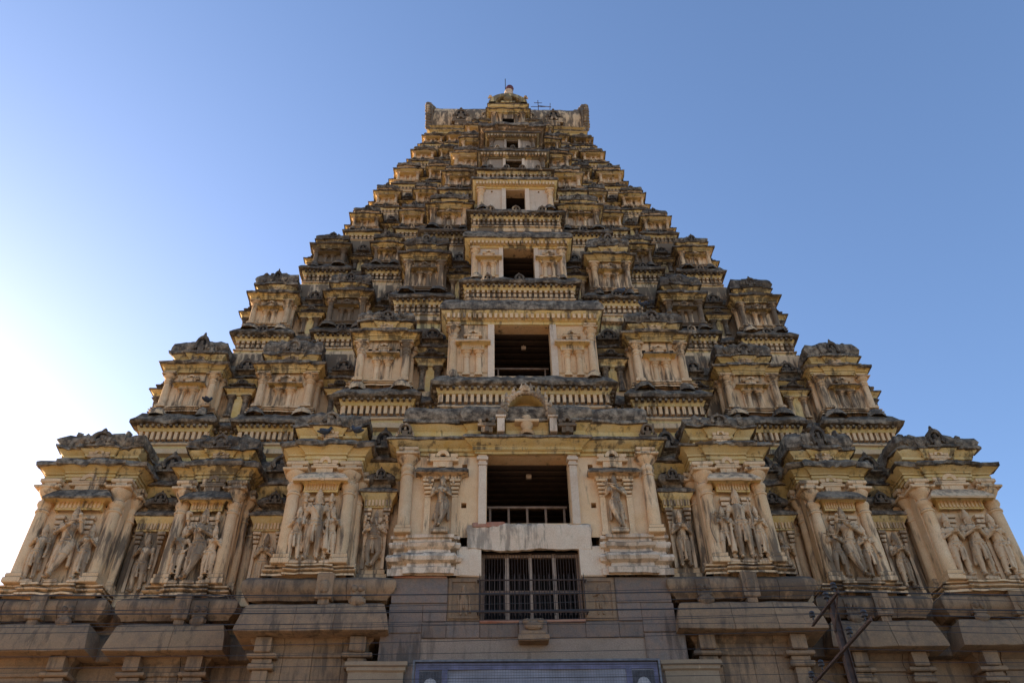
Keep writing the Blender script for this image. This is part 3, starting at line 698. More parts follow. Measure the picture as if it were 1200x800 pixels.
# first storey
D = 22.5
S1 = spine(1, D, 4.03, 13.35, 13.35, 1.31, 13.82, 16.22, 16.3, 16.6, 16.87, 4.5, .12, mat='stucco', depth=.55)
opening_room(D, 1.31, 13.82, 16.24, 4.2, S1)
for k in (-1, 1):   # lower parts beside the barred window
    a, c = sorted((k*1.46, k*2.2)); b = MB(); b.box(a, c, D-.05, D+.8, 12.1, 13.05, b=.03); b.jitter(.03, 2, .01); build('jamb_block', b, ['white'], S1, .1, label='pale plastered block beside the barred window')
    x0, x1 = sorted((k*2.2, k*4.08))
    for (a, c, o) in ((x0, x1, 0),):
        b = MB(); b.sweep([(x0 if k < 0 else x0, D+.6), (x0, D), (x1, D), (x1, D+.6)],
            [(.1, 12.1), (.12, 12.3), (.02, 12.36), (0, 12.46), (.14, 12.52), (.18, 12.62), (.14, 12.72), (.0, 12.8), (-.02, 12.9), (.1, 12.96), (.14, 13.06), (.12, 13.13), (.02, 13.18), (.02, 13.24), (.1, 13.26), (.1, 13.36), (-.1, 13.37)], .12)
        b.jitter(.025, 2.4, .01); build('plinth', b, ['white'], S1, .45, 35)
    b = MB(); m_ = k*3.0; b.sweep([(m_-.62, D), (m_-.62, D-.1), (m_+.62, D-.1), (m_+.62, D)], [(.12, 12.12), (.14, 12.3), (.04, 12.36), (.02, 12.47), (.15, 12.53), (.19, 12.63), (.15, 12.73), (.02, 12.81), (0, 12.91), (.11, 12.97), (.15, 13.07), (.03, 13.15), (.03, 13.24), (.1, 13.26), (.1, 13.37), (-.1, 13.38)], .12); b.jitter(.025, 2.4, .01); build('plinth', b, ['white'], S1, .5, 35)
    put('pilaster', pilaster_mesh(3.05, .2), (k*3.82, D-.1, 13.36), S1, .35 if k > 0 else .25, 40)
    # white door posts with little capitals
    b = MB(); xx = k*1.45; b.box(xx-.12, xx+.12, D-.1, D+.1, 13.75, 15.85, b=.015); b.box(xx-.15, xx+.15, D-.13, D+.1, 15.85, 15.93, b=.01); b.box(xx-.12, xx+.12, D-.1, D+.1, 15.93, 16.02); b.box(xx-.18, xx+.18, D-.16, D+.1, 16.02, 16.14, b=.01); b.box(xx-.14, xx+.14, D-.12, D+.1, 16.14, 16.3)
    build('door_post', b.jitter(.008, 2), ['white'], S1, .1)
    # niche with figure
    nx = k*2.72; z0 = 13.38
    for j in (-1, 1):
        b = MB()
        for q in range(5): b.box(nx+j*.42-.17+.02*q, nx+j*.42+.17-.02*q, D-.26+.04*q, D, z0+1.78-.12*q, z0+1.87-.12*q, b=.012)
        b.box(nx+j*.42-.09, nx+j*.42+.09, D-.1, D, z0, z0+1.3, b=.01); b.box(nx+j*.42-.12, nx+j*.42+.12, D-.12, D, z0+.0, z0+.1)
        build('bracket', b.jitter(.012, 4), ['stucco'], S1, .2)
    b = MB(); q = .58; zc = z0+1.92
    b.sweep([(nx-q, D+.05), (nx-q, D-.1), (nx+q, D-.1), (nx+q, D+.05)], [(-.05, zc), (.03, zc), (.04, zc+.1), (.14, zc+.13), (.24, zc+.14), (.26, zc+.2), (.16, zc+.34), (.0, zc+.42), (-.15, zc+.43)], .08, ms=[0]*4+[1]*4); build('canopy', b.jitter(.02, 4, .012), ['stucco', 'lichen'], S1, .4, 35)
    dentils('dentil_row', nx-q, nx+q, D-.11, zc, zc+.09, .1, S1, .2, dep=.06)
    put('small_shrine', minishrine_mesh(1.0, .62, .18), (nx, D-.03, zc+.42), S1, .25)
    b = MB(); b.box(nx-.26, nx+.26, D-.34, D, z0-.01, z0+.1, b=.02); b.box(nx-.2, nx+.2, D-.3, D, z0+.1, z0+.18, b=.02); build('pedestal', b, ['carving'], S1, .7)
    statue('dancer' if k < 0 else 'flute', nx, D-.14, z0+.17, 1.95, S1, 0, k > 0, .75, 'soot stained crowned carving beside the upper doorway')
# broken sill between the doorway and the barred window
b = MB(); b.sweep([(-1.9, D+.7), (-1.9, D-.06), (1.85, D-.06), (1.85, D+.7)], [(-.1, 12.93), (0, 12.93), (.02, 13.1), (.01, 13.35), (.03, 13.6), (0, 13.76), (-.12, 13.84), (-.5, 13.86)], .12)
b.jitter(.07, 1.3, .035); build('door_sill', b, ['white'], S1, .55, 45, label='broken pale sill under the large upper doorway')
b = MB(); b.box(-1.75, -.75, D-.1, D+.1, 13.66, 13.83, b=.03); b.jitter(.05, 3, .03); build('exposed_brick', b, ['brick'], S1, .2, label='reddish patch where the plaster of the sill broke away')
cornice(-4.1, 4.1, D, 16.22, 16.62, 16.87, .42, .4, S1, bump=.12)
b = MB(); b.sweep([(-1.72, D), (-1.72, D-.2), (1.72, D-.2), (1.72, D)], [(-.02, 16.31), (.02, 16.31), (.02, 16.42), (.08, 16.44), (.1, 16.52), (.24, 16.6)], .2); build('lintel', b.jitter(.01, 2), ['ochre'], S1, .1)
# neck, great rounded roof
b = MB(); b.sweep(upath(-3.75, 3.75, D+.1, D+1.2, .1, .5), [(0, 16.82), (0, 17.0), (.08, 17.03), (.08, 17.2), (.2, 17.34), (.26, 17.4)], .2); b.jitter(.012, 2); build('neck', b, ['ochre'], S1, .1, 35)
b = MB(); b.sweep(upath(-3.72, 3.72, D+.1, D+1.2, .12, .5), [(.22, 17.39), (.34, 17.4), (.35, 17.5), (.27, 17.56), (.33, 17.7), (.33, 17.88), (.24, 18.05), (.05, 18.2), (-.3, 18.28), (-1, 18.3)], .14); b.jitter(.05, 1.5, .02); build('roof', b, ['lichen'], S1, .1, 60, label='dark rounded stucco roof over the first storey of the spine')
for k in (-1, 1):
    put('small_shrine', minishrine_mesh(.6, .62, .3), (k*1.32, D-.25, 16.86), S1, 1.0)
    put('gable', kudu_mesh(.6, .6, .2), (k*4.0, D-.1, 16.86), S1, .8, 40)
# torana arch with a pot
b = MB(); YA = D-.42
N = 18
for k in range(N+1):
    a = math.pi*k/N; rx, rz = .72, .92; x = rx*math.cos(a); z = 17.6+rz*math.sin(a)**.8
    b.ball((x, YA, z), .11, n=8, sc=(1, 1, 1)); 
    if k % 2 == 0:
        x2 = (rx+.13)*math.cos(a); z2 = 17.6+(rz+.15)*math.sin(a); b.ball((x2, YA-.02, z2), .09, n=6); b.lathe(x2, YA, [(.06, z2), (.07, z2+.08), (.03, z2+.17), (.005, z2+.26)], 5)
for k in (-1, 1):
    b.ball((k*.83, YA-.05, 17.62), .17, n=10); b.tube([(k*(.83+.1*math.cos(q*.8)*(1-q/12)), YA-.12, 17.66+.14*math.sin(q*.8)*(1-q/12)) for q in range(10)], .035, 6)
b.lathe(0, YA, [(.16, 18.5), (.2, 18.6), (.1, 18.66), (.14, 18.74), (.05, 18.84), (.01, 18.95)], 10)
for k in (-1, 1): b.ball((k*.14, YA, 18.66), .09, n=8)
tor = build('arch', b.jitter(.03, 6, .02), ['carving'], S1, .85, 30, label='carved arch with curling flame edge above the first cornice')
for k in (-1, 1):
    b = MB(); b.box(k*.86-.12, k*.86+.12, YA-.1, YA+.2, 16.87, 17.42, b=.02); b.box(k*.86-.17, k*.86+.17, YA-.15, YA+.2, 17.42, 17.52, b=.02); build('arch_pier', b.jitter(.01, 3), ['white'], tor, .3)
b = MB(); i0 = 0
for k in range(N+1):
    a = math.pi*k/N
    for y in (YA, YA+.75): b.v.append((.7*math.cos(a), y, 17.5+.9*math.sin(a)**.8))
for k in range(N): b.quad(k*2, k*2+1, k*2+3, k*2+2)
for k in (-1, 1):
    i = len(b.v); b.v += [(k*.7, YA, 16.88), (k*.7, YA+.75, 16.88), (k*.7, YA+.75, 17.5), (k*.7, YA, 17.5)]; b.quad(i, i+1, i+2, i+3)
i = len(b.v); b.v += [(-.75, YA+.5, 16.88), (.75, YA+.5, 16.88), (.75, YA+.5, 18.5), (-.75, YA+.5, 18.5)]; b.quad(i, i+1, i+2, i+3)
build('arch_vault', b, ['ochre'], tor, .0)
b = MB(); b.lathe(0, YA+.15, [(.2, 16.87), (.26, 16.95), (.12, 17.03), (.14, 17.1), (.2, 17.2), (.22, 17.3)], 12); b.box(-.4, .4, YA-.05, YA+.4, 17.3, 17.42, b=.02); b.lathe(0, YA+.15, [(.15, 17.42), (.17, 17.52), (.14, 17.62), (.04, 17.68)], 12)
build('pot', b.jitter(.008, 5), ['stucco'], tor, .1, 40)

# storeys two to six of the spine
def upper(t, D, hw, z0, ow, oz0, oz1, za, zl, zt, gr, post, pilr, nich, dent, dep=3.2):
    S = spine(t, D, hw, z0, z0, ow, oz0, oz1, za, zl, zt, hw, gr, depth=.5 if t < 5 else .12, mat='stucco' if t == 2 else 'white')
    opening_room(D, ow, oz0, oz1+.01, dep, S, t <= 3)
    for k in (-1, 1):
        b = MB(); xx = k*(ow+post/2+.01); b.box(xx-post/2, xx+post/2, D-.07, D+.12, z0, za+.01, b=.012); build('door_post', b.jitter(.006, 2), ['white'], S, gr*.5)
        if pilr: put('pilaster', pilaster_mesh(za-z0, pilr), (k*(hw-pilr*1.3), D-.04, z0), S, gr, 40)
        if nich:
            nx = k*(ow+post+hw-pilr*2.4)/2; nw = (hw-pilr*2.4-ow-post)*.98
            niche(nx, D-.01, z0+.03, (za-z0)*.88, nw, S, t, gr)
            b = MB(); x0, x1 = sorted((k*(ow+post+.02), k*(hw-pilr*2))); b.sweep([(x0, D), (x1, D)], [(.08, z0), (.1, z0+.12), (.03, z0+.15), (.1, z0+.2), (0, z0+.24)], .2); build('plinth', b.jitter(.015, 3), ['stucco'], S, gr+.1)
    cornice(-hw, hw, D, za, zl, zt, .34 if t < 4 else .28, gr+.1, S, dent=dent)
    return S
S2 = upper(2, 23.3, 2.79, 20.1, 1.05, 20.2, 22.67, 22.68, 23.2, 23.95, .12, .24, .15, True, (.35, .78, .2))
S3 = upper(3, 24.2, 2.02, 26.07, .66, 26.12, 27.95, 27.97, 28.33, 29.0, .3, .18, .12, True, (.3, .75, .17))
S4 = upper(4, 25.4, 1.83, 31.89, .46, 32.05, 33.5, 33.55, 34.0, 34.4, .35, .2, .12, False, (.3, .75, .16))
S5 = upper(5, 26.2, 1.63, 36.19, .42, 36.3, 36.95, 37.05, 37.4, 37.8, 1.0, .14, .1, False, (.3, .75, .16), 2.2)
S6 = upper(6, 27.2, 1.27, 39.33, .32, 39.45, 40.1, 40.15, 40.5, 40.8, 1.0, .12, .1, False, (.3, .75, .16), 2.2)
# the beams and posts glimpsed inside the first opening
for i in range(5):
    x = -1.2+.6*i; b = MB(); b.box(x-.035, x+.035, D_ := 23.6, D_+.07, 13.8, 14.95); build('rail_post', b, ['wood'], S1, .1)
b = MB(); b.box(-1.3, 1.3, 23.58, 23.69, 14.95, 15.03, b=.01); build('rail', b, ['wood'], S1, .1)
for i in range(2):
    b = MB(); x = -.9+1.8*i; b.box(x-.03, x+.03, 24.4, 24.46, 20.2, 21.45); build('rail_post', b, ['wood'], S2, .1)
b = MB(); b.box(-1.04, 1.04, 24.38, 24.48, 21.4, 21.46); build('rail', b, ['wood'], S2, .1)
# little lamp hanging on the ceiling of the first opening
for S_, x_, y_, z_ in ((S1, .08, 23.5, 16.0), (S2, .1, 24.4, 22.4)):
    b = MB(); b.box(x_-.09, x_+.09, y_-.06, y_+.06, z_, z_+.16, b=.02); b.box(x_-.02, x_+.02, y_-.02, y_+.02, z_+.16, z_+.24); build('lamp', b, ['paleframe'], S_, 0)
# upper spine: stepped masses behind, neck and roof over the sixth storey
b = MB(); b.sweep(upath(-1.6, 1.6, 27.2, 28.4, .1, .4), [(0, 40.78), (0, 40.95), (.1, 41.0), (.2, 41.12)], .25); nk = build('neck', b.jitter(.01, 2), ['stucco'], S6, .8)
b = MB(); b.sweep(upath(-1.6, 1.6, 27.2, 28.6, .1, .4), [(.2, 41.1), (.3, 41.12), (.3, 41.25), (.25, 41.4), (.05, 41.6), (-.5, 41.75)], .14); b.jitter(.05, 2, .03); build('roof', b, ['lichen'], S6, .5, 50)
for t, D, hw, z0, z1 in ((7, 29.2, 1.5, 42.56, 44.2), (8, 31.3, 1.4, 45.94, 47.6)):
    b = MB(); b.box(-hw, hw, D, D+2, z0, z1-.3); sw = build('spine_wall', b.jitter(.02, 2), ['stucco'], tower, .5); cornice(-hw, hw, D, z1-.5, z1-.25, z1, .2, 1.0, sw)

# ------------------------------------------------------------------ the great barrel roof
rf = MB(); ZB = 50.45; prof = []
for k in range(15):
    a = k/14; yy = 33.75-.22*math.sin(a*math.pi*1.0)+max(0, a-.45)**2*4.1; prof.append((yy, ZB+3.75*(a if a < .6 else .6+.4*math.sin((a-.6)/.4*math.pi/2))))
back = [(70-y, z) for y, z in reversed(prof)]
full = prof+back; NX = 60; i0 = 0
for i in range(NX+1):
    x = -5.25+10.5*i/NX
    for y, z in full: rf.v.append((x, y, z))
K = len(full)
for i in range(NX):
    for k in range(K-1): rf.quad(i*K+k, (i+1)*K+k, (i+1)*K+k+1, i*K+k+1)
rf.jitter(.05, 1.3, .02)
barrel = build('barrel_roof', rf, ['stucco'], tower, .75, 40, label='long barrel vaulted roof with black stains crowning the tower')
b = MB(); b.sweep([(-5.4, 36.4), (-5.4, 33.6), (5.4, 33.6), (5.4, 36.4)], [(-.2, 49.9), (.0, 49.95), (.02, 50.1), (.18, 50.2), (.22, 50.3), (.1, 50.38), (.1, 50.46), (.26, 50.55), (.2, 50.68), (-.1, 50.72)], .2, ms=[1, 1, 1, 0, 0, 1, 1, 0, 0]); build('roof_cornice', b.jitter(.04, 2, .02), ['lichen', 'ochre'], tower, .5, 35)
for k in (-1, 1):   # horned gable ends
    b = MB(); prev = None
    pts = [(y-.12 if y < 35 else y+.12, z) for y, z in full]; n = len(pts); i0 = 0
    for xx in (k*5.2, k*5.62):
        for j, (y, z) in enumerate(pts):
            e = 1.06; b.v.append((xx+k*.18*(z-ZB)/3.7, 35+(y-35)*e, ZB+(z-ZB)*1.07))
    for j in range(n-1): b.quad(j, j+1, n+j+1, n+j)
    for o in (0, n):
        for j in range(n//2): 
            a, c, d, e = o+j, o+j+1, o+n-2-j, o+n-1-j
            if c != d: b.quad(a, c, d, e)
    hx = k*5.55
    for j in range(14): y, z = pts[j]; b.ball((hx+k*.18*(z-ZB)/3.7, 35+(y-35)*1.08, ZB+(z-ZB)*1.07), .21, n=8, sc=(1.1, .8, .9))
    # the curled crest leans out over the end
    for xx, zz, r_ in ((5.35, 54.3, .28), (5.5, 54.65, .26), (5.62, 54.95, .2), (5.68, 55.2, .12), (5.1, 54.35, .2), (4.9, 54.3, .14)): b.ball((k*xx, 34.6, zz-.12), r_, n=8)
    build('gable_end', b.jitter(.06, 2.5, .03), ['stucco'], barrel, 1.0, 50, label='horned stucco gable end with curled crest')
# shrine-like reliefs on the roof sides
for k in (-1, 1):
    put('gable', kudu_mesh(1.2, 1.2, .12), (k*3.3, 33.5, 51.7), barrel, 1.3, 40)
    put('small_shrine', minishrine_mesh(1.3, 1.1, .2), (k*3.3, 33.55, 50.75), barrel, .8)
# central dormer in front of the roof
b = MB(); b.wall(-1.15, 1.15, 48.43, 50.1, 32.0, [(-.38, .38, 48.55, 49.45, .6)], thick=1.8, hm=1); dm = build('dormer', b, ['stucco', 'black'], tower, .9)
for k in (-1, 1):
    put('pilaster', pilaster_mesh(1.55, .13), (k*.95, 31.95, 48.45), dm, .8, 40); put('pilaster', pilaster_mesh(1.3, .1), (k*.55, 31.95, 48.45), dm, .8, 40)
cornice(-1.2, 1.2, 32.0, 49.95, 50.2, 50.4, .3, .6, dm)
b = MB(); b.sweep([(-1.2, 33.2), (-1.2, 32.1), (1.2, 32.1), (1.2, 33.2)], [(0, 50.4), (0, 50.8), (.12, 50.86), (.2, 51.0), (.25, 51.02), (.22, 51.12), (-.1, 51.2)], .2, ms=[0, 0, 0, 1, 1, 1]); build('neck', b.jitter(.02, 2), ['ochre', 'lichen'], dm, .3)
b = MB(); N = 20
for r_, y in ((.75, 32.2), (.8, 31.75), (1.12, 31.75), (1.25, 31.85), (1.25, 34.3)):
    for k in range(N+1):
        a = math.pi*k/N; b.v.append((r_*math.cos(a)*1.08, y, 51.1+r_*math.sin(a)*.95))
for j in range(4):
    for k in range(N): a = j*(N+1)+k; b.quad(a, a+1, a+N+2, a+N+1, 0 if j < 2 else 0)
i = len(b.v); b.v.append((0, 32.2, 51.1))
for k in range(N): b.f.append((i, k+1, k)); b.m.append(1)
b.ball((0, 31.8, 51.55), .3, 0, 10, (1, .6, 1)); b.box(-.5, .5, 31.8, 32.2, 51.12, 51.3)
build('arch', b.jitter(.03, 3, .015), ['ochre', 'ochre'], dm, .8, 40, label='round horseshoe arch of the topmost dormer')
for k in (-1, 1):
    b = MB(); b.ball((k*1.22, 31.8, 51.75), .13, n=10); b.ball((k*1.32, 31.8, 51.62), .08, n=8); build('arch_curl', b, ['stucco'], dm, .3, 60)
    put('gable', kudu_mesh(.8, .7, .15), (k*1.6, 32.6, 50.3), dm, .7, 40)
# finial
b = MB(); b.lathe(.11, 32.8, [(.34, 52.1), (.33, 52.7), (.31, 53.3), (.37, 53.35), (.37, 53.45), (.27, 53.5), (.25, 53.8), (.31, 53.9), (.3, 54.0), (.2, 54.05), (.16, 54.15)], 12); fin = build('finial', b.jitter(.02, 3), ['white'], tower, .2, 35, label='pale stucco finial base carrying a dark red pot')
b = MB(); b.lathe(.18, 32.8, [(.12, 54.12), (.26, 54.22), (.3, 54.38), (.26, 54.52), (.12, 54.6), (.14, 54.66), (.03, 54.78)], 12); build('pot', b, ['redpot'], fin, 0, 40)
b = MB(); b.tube([(-.13, 32.75, 53.4), (-.13, 32.75, 55.6)], .035, 6); rod = build('lightning_rod', b, ['steel'], None, 0, label='thin lightning rod standing beside the topmost finial', category='lightning rod')

# ------------------------------------------------------------------ granite base
gb = MB()
for sx in (-1, 1):
    a, c = sorted((sx*1.6, sx*15.6)); gb.box(a, c, 24.6, 44, 0, 12.08)
gb.box(-1.6, 1.6, 26.5, 44, 0, 12.08); gb.box(-1.6, 1.6, 23.2, 26.6, 0, 10.6)
base = build('granite_base', gb, ['granite'], tower, .3)
def stone_row(x0, x1, D, prof, cuts, mat='granite', gr=.3, yback=.9, ds=.22, jit=.03, proud=.012, ends=True):
    """a course of separate dressed stones sharing one moulded profile; joints stay open"""
    n = cuts; xs = [x0]+sorted(x0+(x1-x0)*(i+random.uniform(-.22, .22))/n for i in range(1, n))+[x1]
    for i in range(n):
        a, c = xs[i]+(.006 if i else 0), xs[i+1]-(.006 if i < n-1 else 0); o = random.uniform(-proud, proud)
        b = MB(); P = [(q+o, z) for q, z in prof]
        path = [(a, D), (c, D)]
        if i == 0 and ends: path = [(a, D+yback)]+path
        if i == n-1 and ends: path = path+[(c, D+yback)]
        b.sweep(path, P, ds)
        K = len(P)     # close the joint faces
        if not (i == 0 and ends): b.f.append(tuple(range(K))); b.m.append(0)
        if not (i == n-1 and ends): nv = len(b.v); b.f.append(tuple(reversed(range(nv-K, nv)))); b.m.append(0)
        b.jitter(jit, 1.7, jit*.4)
        build('stone_block', b, [mat], base, gr+random.uniform(-.1, .2), 40)
ROLL = [(-.5, 11.42), (.06, 11.42), (.10, 11.5), (.24, 11.6), (.3, 11.75), (.28, 11.92), (.16, 12.06), (0, 12.1), (-.6, 12.11)]
SLAB = [(-.6, 10.38), (.44, 10.36), (.50, 10.39), (.50, 10.47), (.42, 10.86), (.33, 11.18), (.24, 11.25), (-.05, 11.29), (-.5, 11.3)]
GAP = [(-.3, 11.2), (-.12, 11.28), (-.12, 11.44), (-.3, 11.44)]
WALLP = [(-.4, 8.7), (.0, 8.7), (.0, 9.85), (.06, 9.88), (.06, 9.97), (0, 10.0), (0, 10.2), (.12, 10.3), (.14, 10.4), (-.4, 10.41)]
BASEP = [(-.4, 7.6), (.12, 7.6), (.24, 7.75), (.2, 8.3), (.3, 8.45), (.3, 8.62), (.05, 8.72), (-.4, 8.73)]
def base_bay(x0, x1, D, n):
    for side in (-1, 1):
        a, c = (x0, x1) if side > 0 else (-x1, -x0)
        stone_row(a, c, D, ROLL, n, gr=.45); stone_row(a+.3, c-.3, D, SLAB, max(2, n-1), gr=.2, ds=.3)
        stone_row(a+.05, c-.05, D+.02, GAP, 2, gr=.8)
        stone_row(a+.35, c-.35, D+.15, WALLP, n, gr=.25, proud=.02, jit=.012); stone_row(a+.1, c-.1, D+.05, BASEP, n, gr=.35)
        stone_row(a+.3, c-.3, D+.1, [(-.3, 4.2), (0, 4.2), (0, 7.58), (-.3, 7.6)], n, gr=.3, ds=.8); stone_row(a+.1, c-.1, D, [(-.3, 0), (.3, 0), (.3, 1.2), (.1, 1.4), (.1, 4.1), (-.3, 4.18)], n, gr=.3, ds=.8)
        # corner piers with brackets under the slab
        for k in (-1, 1):
            px = (a+c)/2+k*((c-a)/2-.62); b = MB()
            b.box(px-.2, px+.2, D-.02, D+.3, 8.74, 9.5, b=.02); b.box(px-.34, px+.34, D-.1, D+.3, 9.5, 9.66, b=.03); b.box(px-.26, px+.26, D-.05, D+.3, 9.66, 9.8, b=.02); b.box(px-.4, px+.4, D-.14, D+.3, 9.8, 9.93, b=.03); b.box(px-.22, px+.22, D-.2, D+.3, 9.93, 10.36, b=.03)
            build('pier', b.jitter(.02, 2.5, .008), ['granite'], base, .3)
        b = MB(); m_ = (a+c)/2+.2; b.box(m_-.24, m_+.24, D-.37, D+.1, 11.36, 12.13, b=.03); b.ball((m_, D-.36, 11.7), .17, n=8, sc=(1, .5, 1.2)); b.box(m_-.15, m_+.15, D-.3, D+.1, 11.2, 11.4, b=.02); build('carved_block', b.jitter(.02, 3, .012), ['granite'], base, .5)
        m_ = (a+c)/2-side*((c-a)/2-.75); b = MB(); b.box(m_-.2, m_+.2, D-.33, D+.1, 11.4, 11.95, b=.04); b.ball((m_, D-.3, 11.3), .19, n=8, sc=(1.3, .6, .8)); b.ball((m_-.1, D-.33, 11.65), .1); b.ball((m_+.1, D-.33, 11.65), .1); build('carved_block', b.jitter(.03, 3, .015), ['granite'], base, .6)
def cached_kudu_granite():
    if 'kg' not in CACHE:
        me = kudu_mesh(.72, .78, .2).copy(); me.materials[0] = M['granite']; me.materials[1] = M['granite']; CACHE['kg'] = me
    return CACHE['kg']
base_bay(4.2, 8.0, 22.6, 4); base_bay(9.0, 12.0, 24.0, 3); base_bay(12.85, 16.6, 23.95, 4)
for side in (-1, 1):      # recess courses between the bays
    for (a, c, D_) in ((7.9, 9.1, 24.9), (11.9, 12.95, 24.9)):
        q, w_ = (a, c) if side > 0 else (-c, -a)
        stone_row(q-.1, w_+.1, D_-.2, ROLL, 1, gr=.8, ends=False); stone_row(q-.1, w_+.1, D_-.1, SLAB, 1, gr=.8, ends=False); stone_row(q-.1, w_+.1, D_, WALLP, 1, gr=.8, ends=False)
        b = MB(); b.box(q-.1, w_+.1, D_, D_+.5, 0, 8.72); build('stone_block', b, ['granite'], base, .5)
# flat ashlar wall round the barred window, each block its own stone
b = MB()
for sx in (-1, 1): a, c = sorted((sx*1.5, sx*4.0)); b.box(a, c, D_M := 22.545, D_M+.4, 9.7, 12.05)
b.box(-1.5, 1.5, 22.545, 22.9, 9.7, 10.7); build('mortar', b, ['mortar'], base, .1, kind='stuff')
def ashlar(x0, x1, z0, z1, y, gr=.15, mat='granite_grey', dep=.5, j=.009):
    b = MB(); o = random.uniform(-.012, .012); b.box(x0+j, x1-j, y+o, y+dep, z0+j, z1-j, b=.018); b.jitter(.012, 1.5, .006); return build('stone_block', b, [mat], base, gr+random.uniform(-.1, .15))
D = 22.5
for side in (-1, 1):
    S = lambda a, c: (a, c) if side > 0 else (-c, -a)
    for (a, c, z0, z1) in ((2.42, 4.02, 11.3, 12.09), (2.42, 3.1, 10.77, 11.3), (3.1, 4.05, 10.45, 11.3), (1.48, 2.42, 10.3, 10.77), (2.42, 3.1, 10.3, 10.77), (3.1, 4.25, 9.62, 10.45)): ashlar(*S(a, c), z0, z1, D)
    for (a, c) in ((1.6, 3.1), ): ashlar(*S(a, c), 9.62, 10.28, D+.10, .1)
    ashlar(*S(0.02, 1.6), 9.62, 10.28, D+.10, .1)
    ashlar(*S(0.42, 1.48), 10.3, 10.77, D, .2)
    # carved panel beside the window
    a, c = S(1.48, 2.42); b = MB(); b.box(a+.02, c-.02, D+.0, D+.5, 10.79, 12.08, b=.02)
    for (p, q, u, v) in ((a+.05, a+.13, 10.85, 12.02), (c-.13, c-.05, 10.85, 12.02), (a+.05, c-.05, 11.93, 12.02), (a+.05, c-.05, 10.85, 10.92)): b.box(p, q, D-.035, D+.02, u, v)
    pn = build('carved_panel', b.jitter(.012, 3), ['granite'], base, .15, label='granite panel with a worn standing figure beside the barred window')
    m_ = (a+c)/2
    o = put('relief', figure_mesh('attendant' if side > 0 else 'deity_bare'), (m_, D-.01, 10.95), pn, .1); o.scale = (.95, .5, .85)
    o.data = o.data.copy(); o.data.materials[0] = M['granite']
ashlar(-.4, .4, 10.2, 10.77, D-.1, .2)
b = MB(); b.box(-.42, .42, D-.32, D+.1, 10.12, 10.3, b=.03); b.box(-.34, .34, D-.26, D+.1, 10.3, 10.42, b=.02); b.ball((0, D-.22, 10.55), .22, n=10, sc=(1.2, .6, .6)); b.ball((-.2, D-.22, 10.66), .1); b.ball((.2, D-.22, 10.66), .1); b.box(-.3, .3, D-.24, D, 10.64, 10.76, b=.03)
build('bracket', b.jitter(.025, 3, .01), ['granite'], base, .2, label='worn bracket stone under the barred window')
b = MB(); b.box(-1.5, 1.5, D-.05, D+.5, 10.72, 10.82, b=.02); build('window_sill', b.jitter(.03, 3, .012), ['brick'], base, .1)
# lintel beam and plastered gateway head behind the banner
for side in (-1, 1):
    a, c = (3.5, 4.95) if side > 0 else (-4.95, -3.5)
    b = MB(); b.sweep([(a, D+.4), (a, D-.25), (c, D-.25), (c, D+.4)], [(-.3, 0), (0, 0), (0, 9.3), (.05, 9.34), (.05, 9.42), (.1, 9.46), (.1, 9.56), (-.3, 9.58)], .3); build('gate_jamb', b.jitter(.02, 1.5), ['carving'], base, 1.0)
b = MB(); b.box(-3.5, 3.5, D-.1, D+.8, 8.6, 9.6, b=.03); build('lintel', b.jitter(.02, 1.2), ['granite_grey'], base, .2)
b = MB(); b.box(-3.5, -2.2, D+.05, D+.8, 0, 8.6); b.box(2.2, 3.5, D+.05, D+.8, 0, 8.6); b.box(-2.2, 2.2, D+.6, D+.8, 0, 8.6); build('gate_wall', b, ['granite'], base, .2)
# barred window
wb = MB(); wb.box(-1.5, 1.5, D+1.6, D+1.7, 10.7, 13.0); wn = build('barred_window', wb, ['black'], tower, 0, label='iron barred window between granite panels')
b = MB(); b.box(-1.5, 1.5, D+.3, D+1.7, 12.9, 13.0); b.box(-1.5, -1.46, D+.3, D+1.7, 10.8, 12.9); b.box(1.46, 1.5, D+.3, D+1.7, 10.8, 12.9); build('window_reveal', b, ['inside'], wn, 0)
for x in (-1.42, -.7, 0, .7, 1.42):
    b = MB(); b.box(x-.055, x+.055, D+.22, D+.32, 10.82, 12.92, b=.01); build('mullion', b.jitter(.006, 2), ['wood' if abs(x) > 1 else 'paleframe'], wn, 0)
for z in (10.86, 11.72, 12.84):
    b = MB(); b.box(-1.44, 1.44, D+.205, D+.30, z-.05, z+.05, b=.01); build('rail', b.jitter(.006, 2), ['wood'], wn, 0)
b = MB(); n = 34
for i in range(n): x = -1.4+2.8*i/(n-1); b.tube([(x, D+.14, 10.82), (x, D+.14, 12.9)], .0075, 5)
build('window_grille', b, ['iron'], wn, 0, kind='stuff')
b = MB(); n = 22
for i in range(n):
    x = -1.5+3.0*i/(n-1); b.tube([(x, D-.2, 10.86), (x, D-.2, 12.0), (x, D-.2, 12.12)], [.014, .014, .003], 5)
for z in (10.95, 11.9): b.tube([(-1.58, D-.2, z), (1.58, D-.2, z)], .022, 6)
for k in (-1, 1): b.tube([(k*1.55, D-.2, 10.95), (k*1.55, D+.05, 10.95)], .02); b.tube([(k*1.55, D-.2, 11.9), (k*1.55, D+.05, 11.9)], .02)
build('safety_railing', b, ['iron'], wn, 0, kind='stuff')
# thin broken brick line along the granite top
b = MB(); b.box(-4.0, -2.45, D-.03, D+.3, 12.07, 12.13, b=.01); build('brick_course', b.jitter(.02, 4, .01), ['brick'], base, .1)

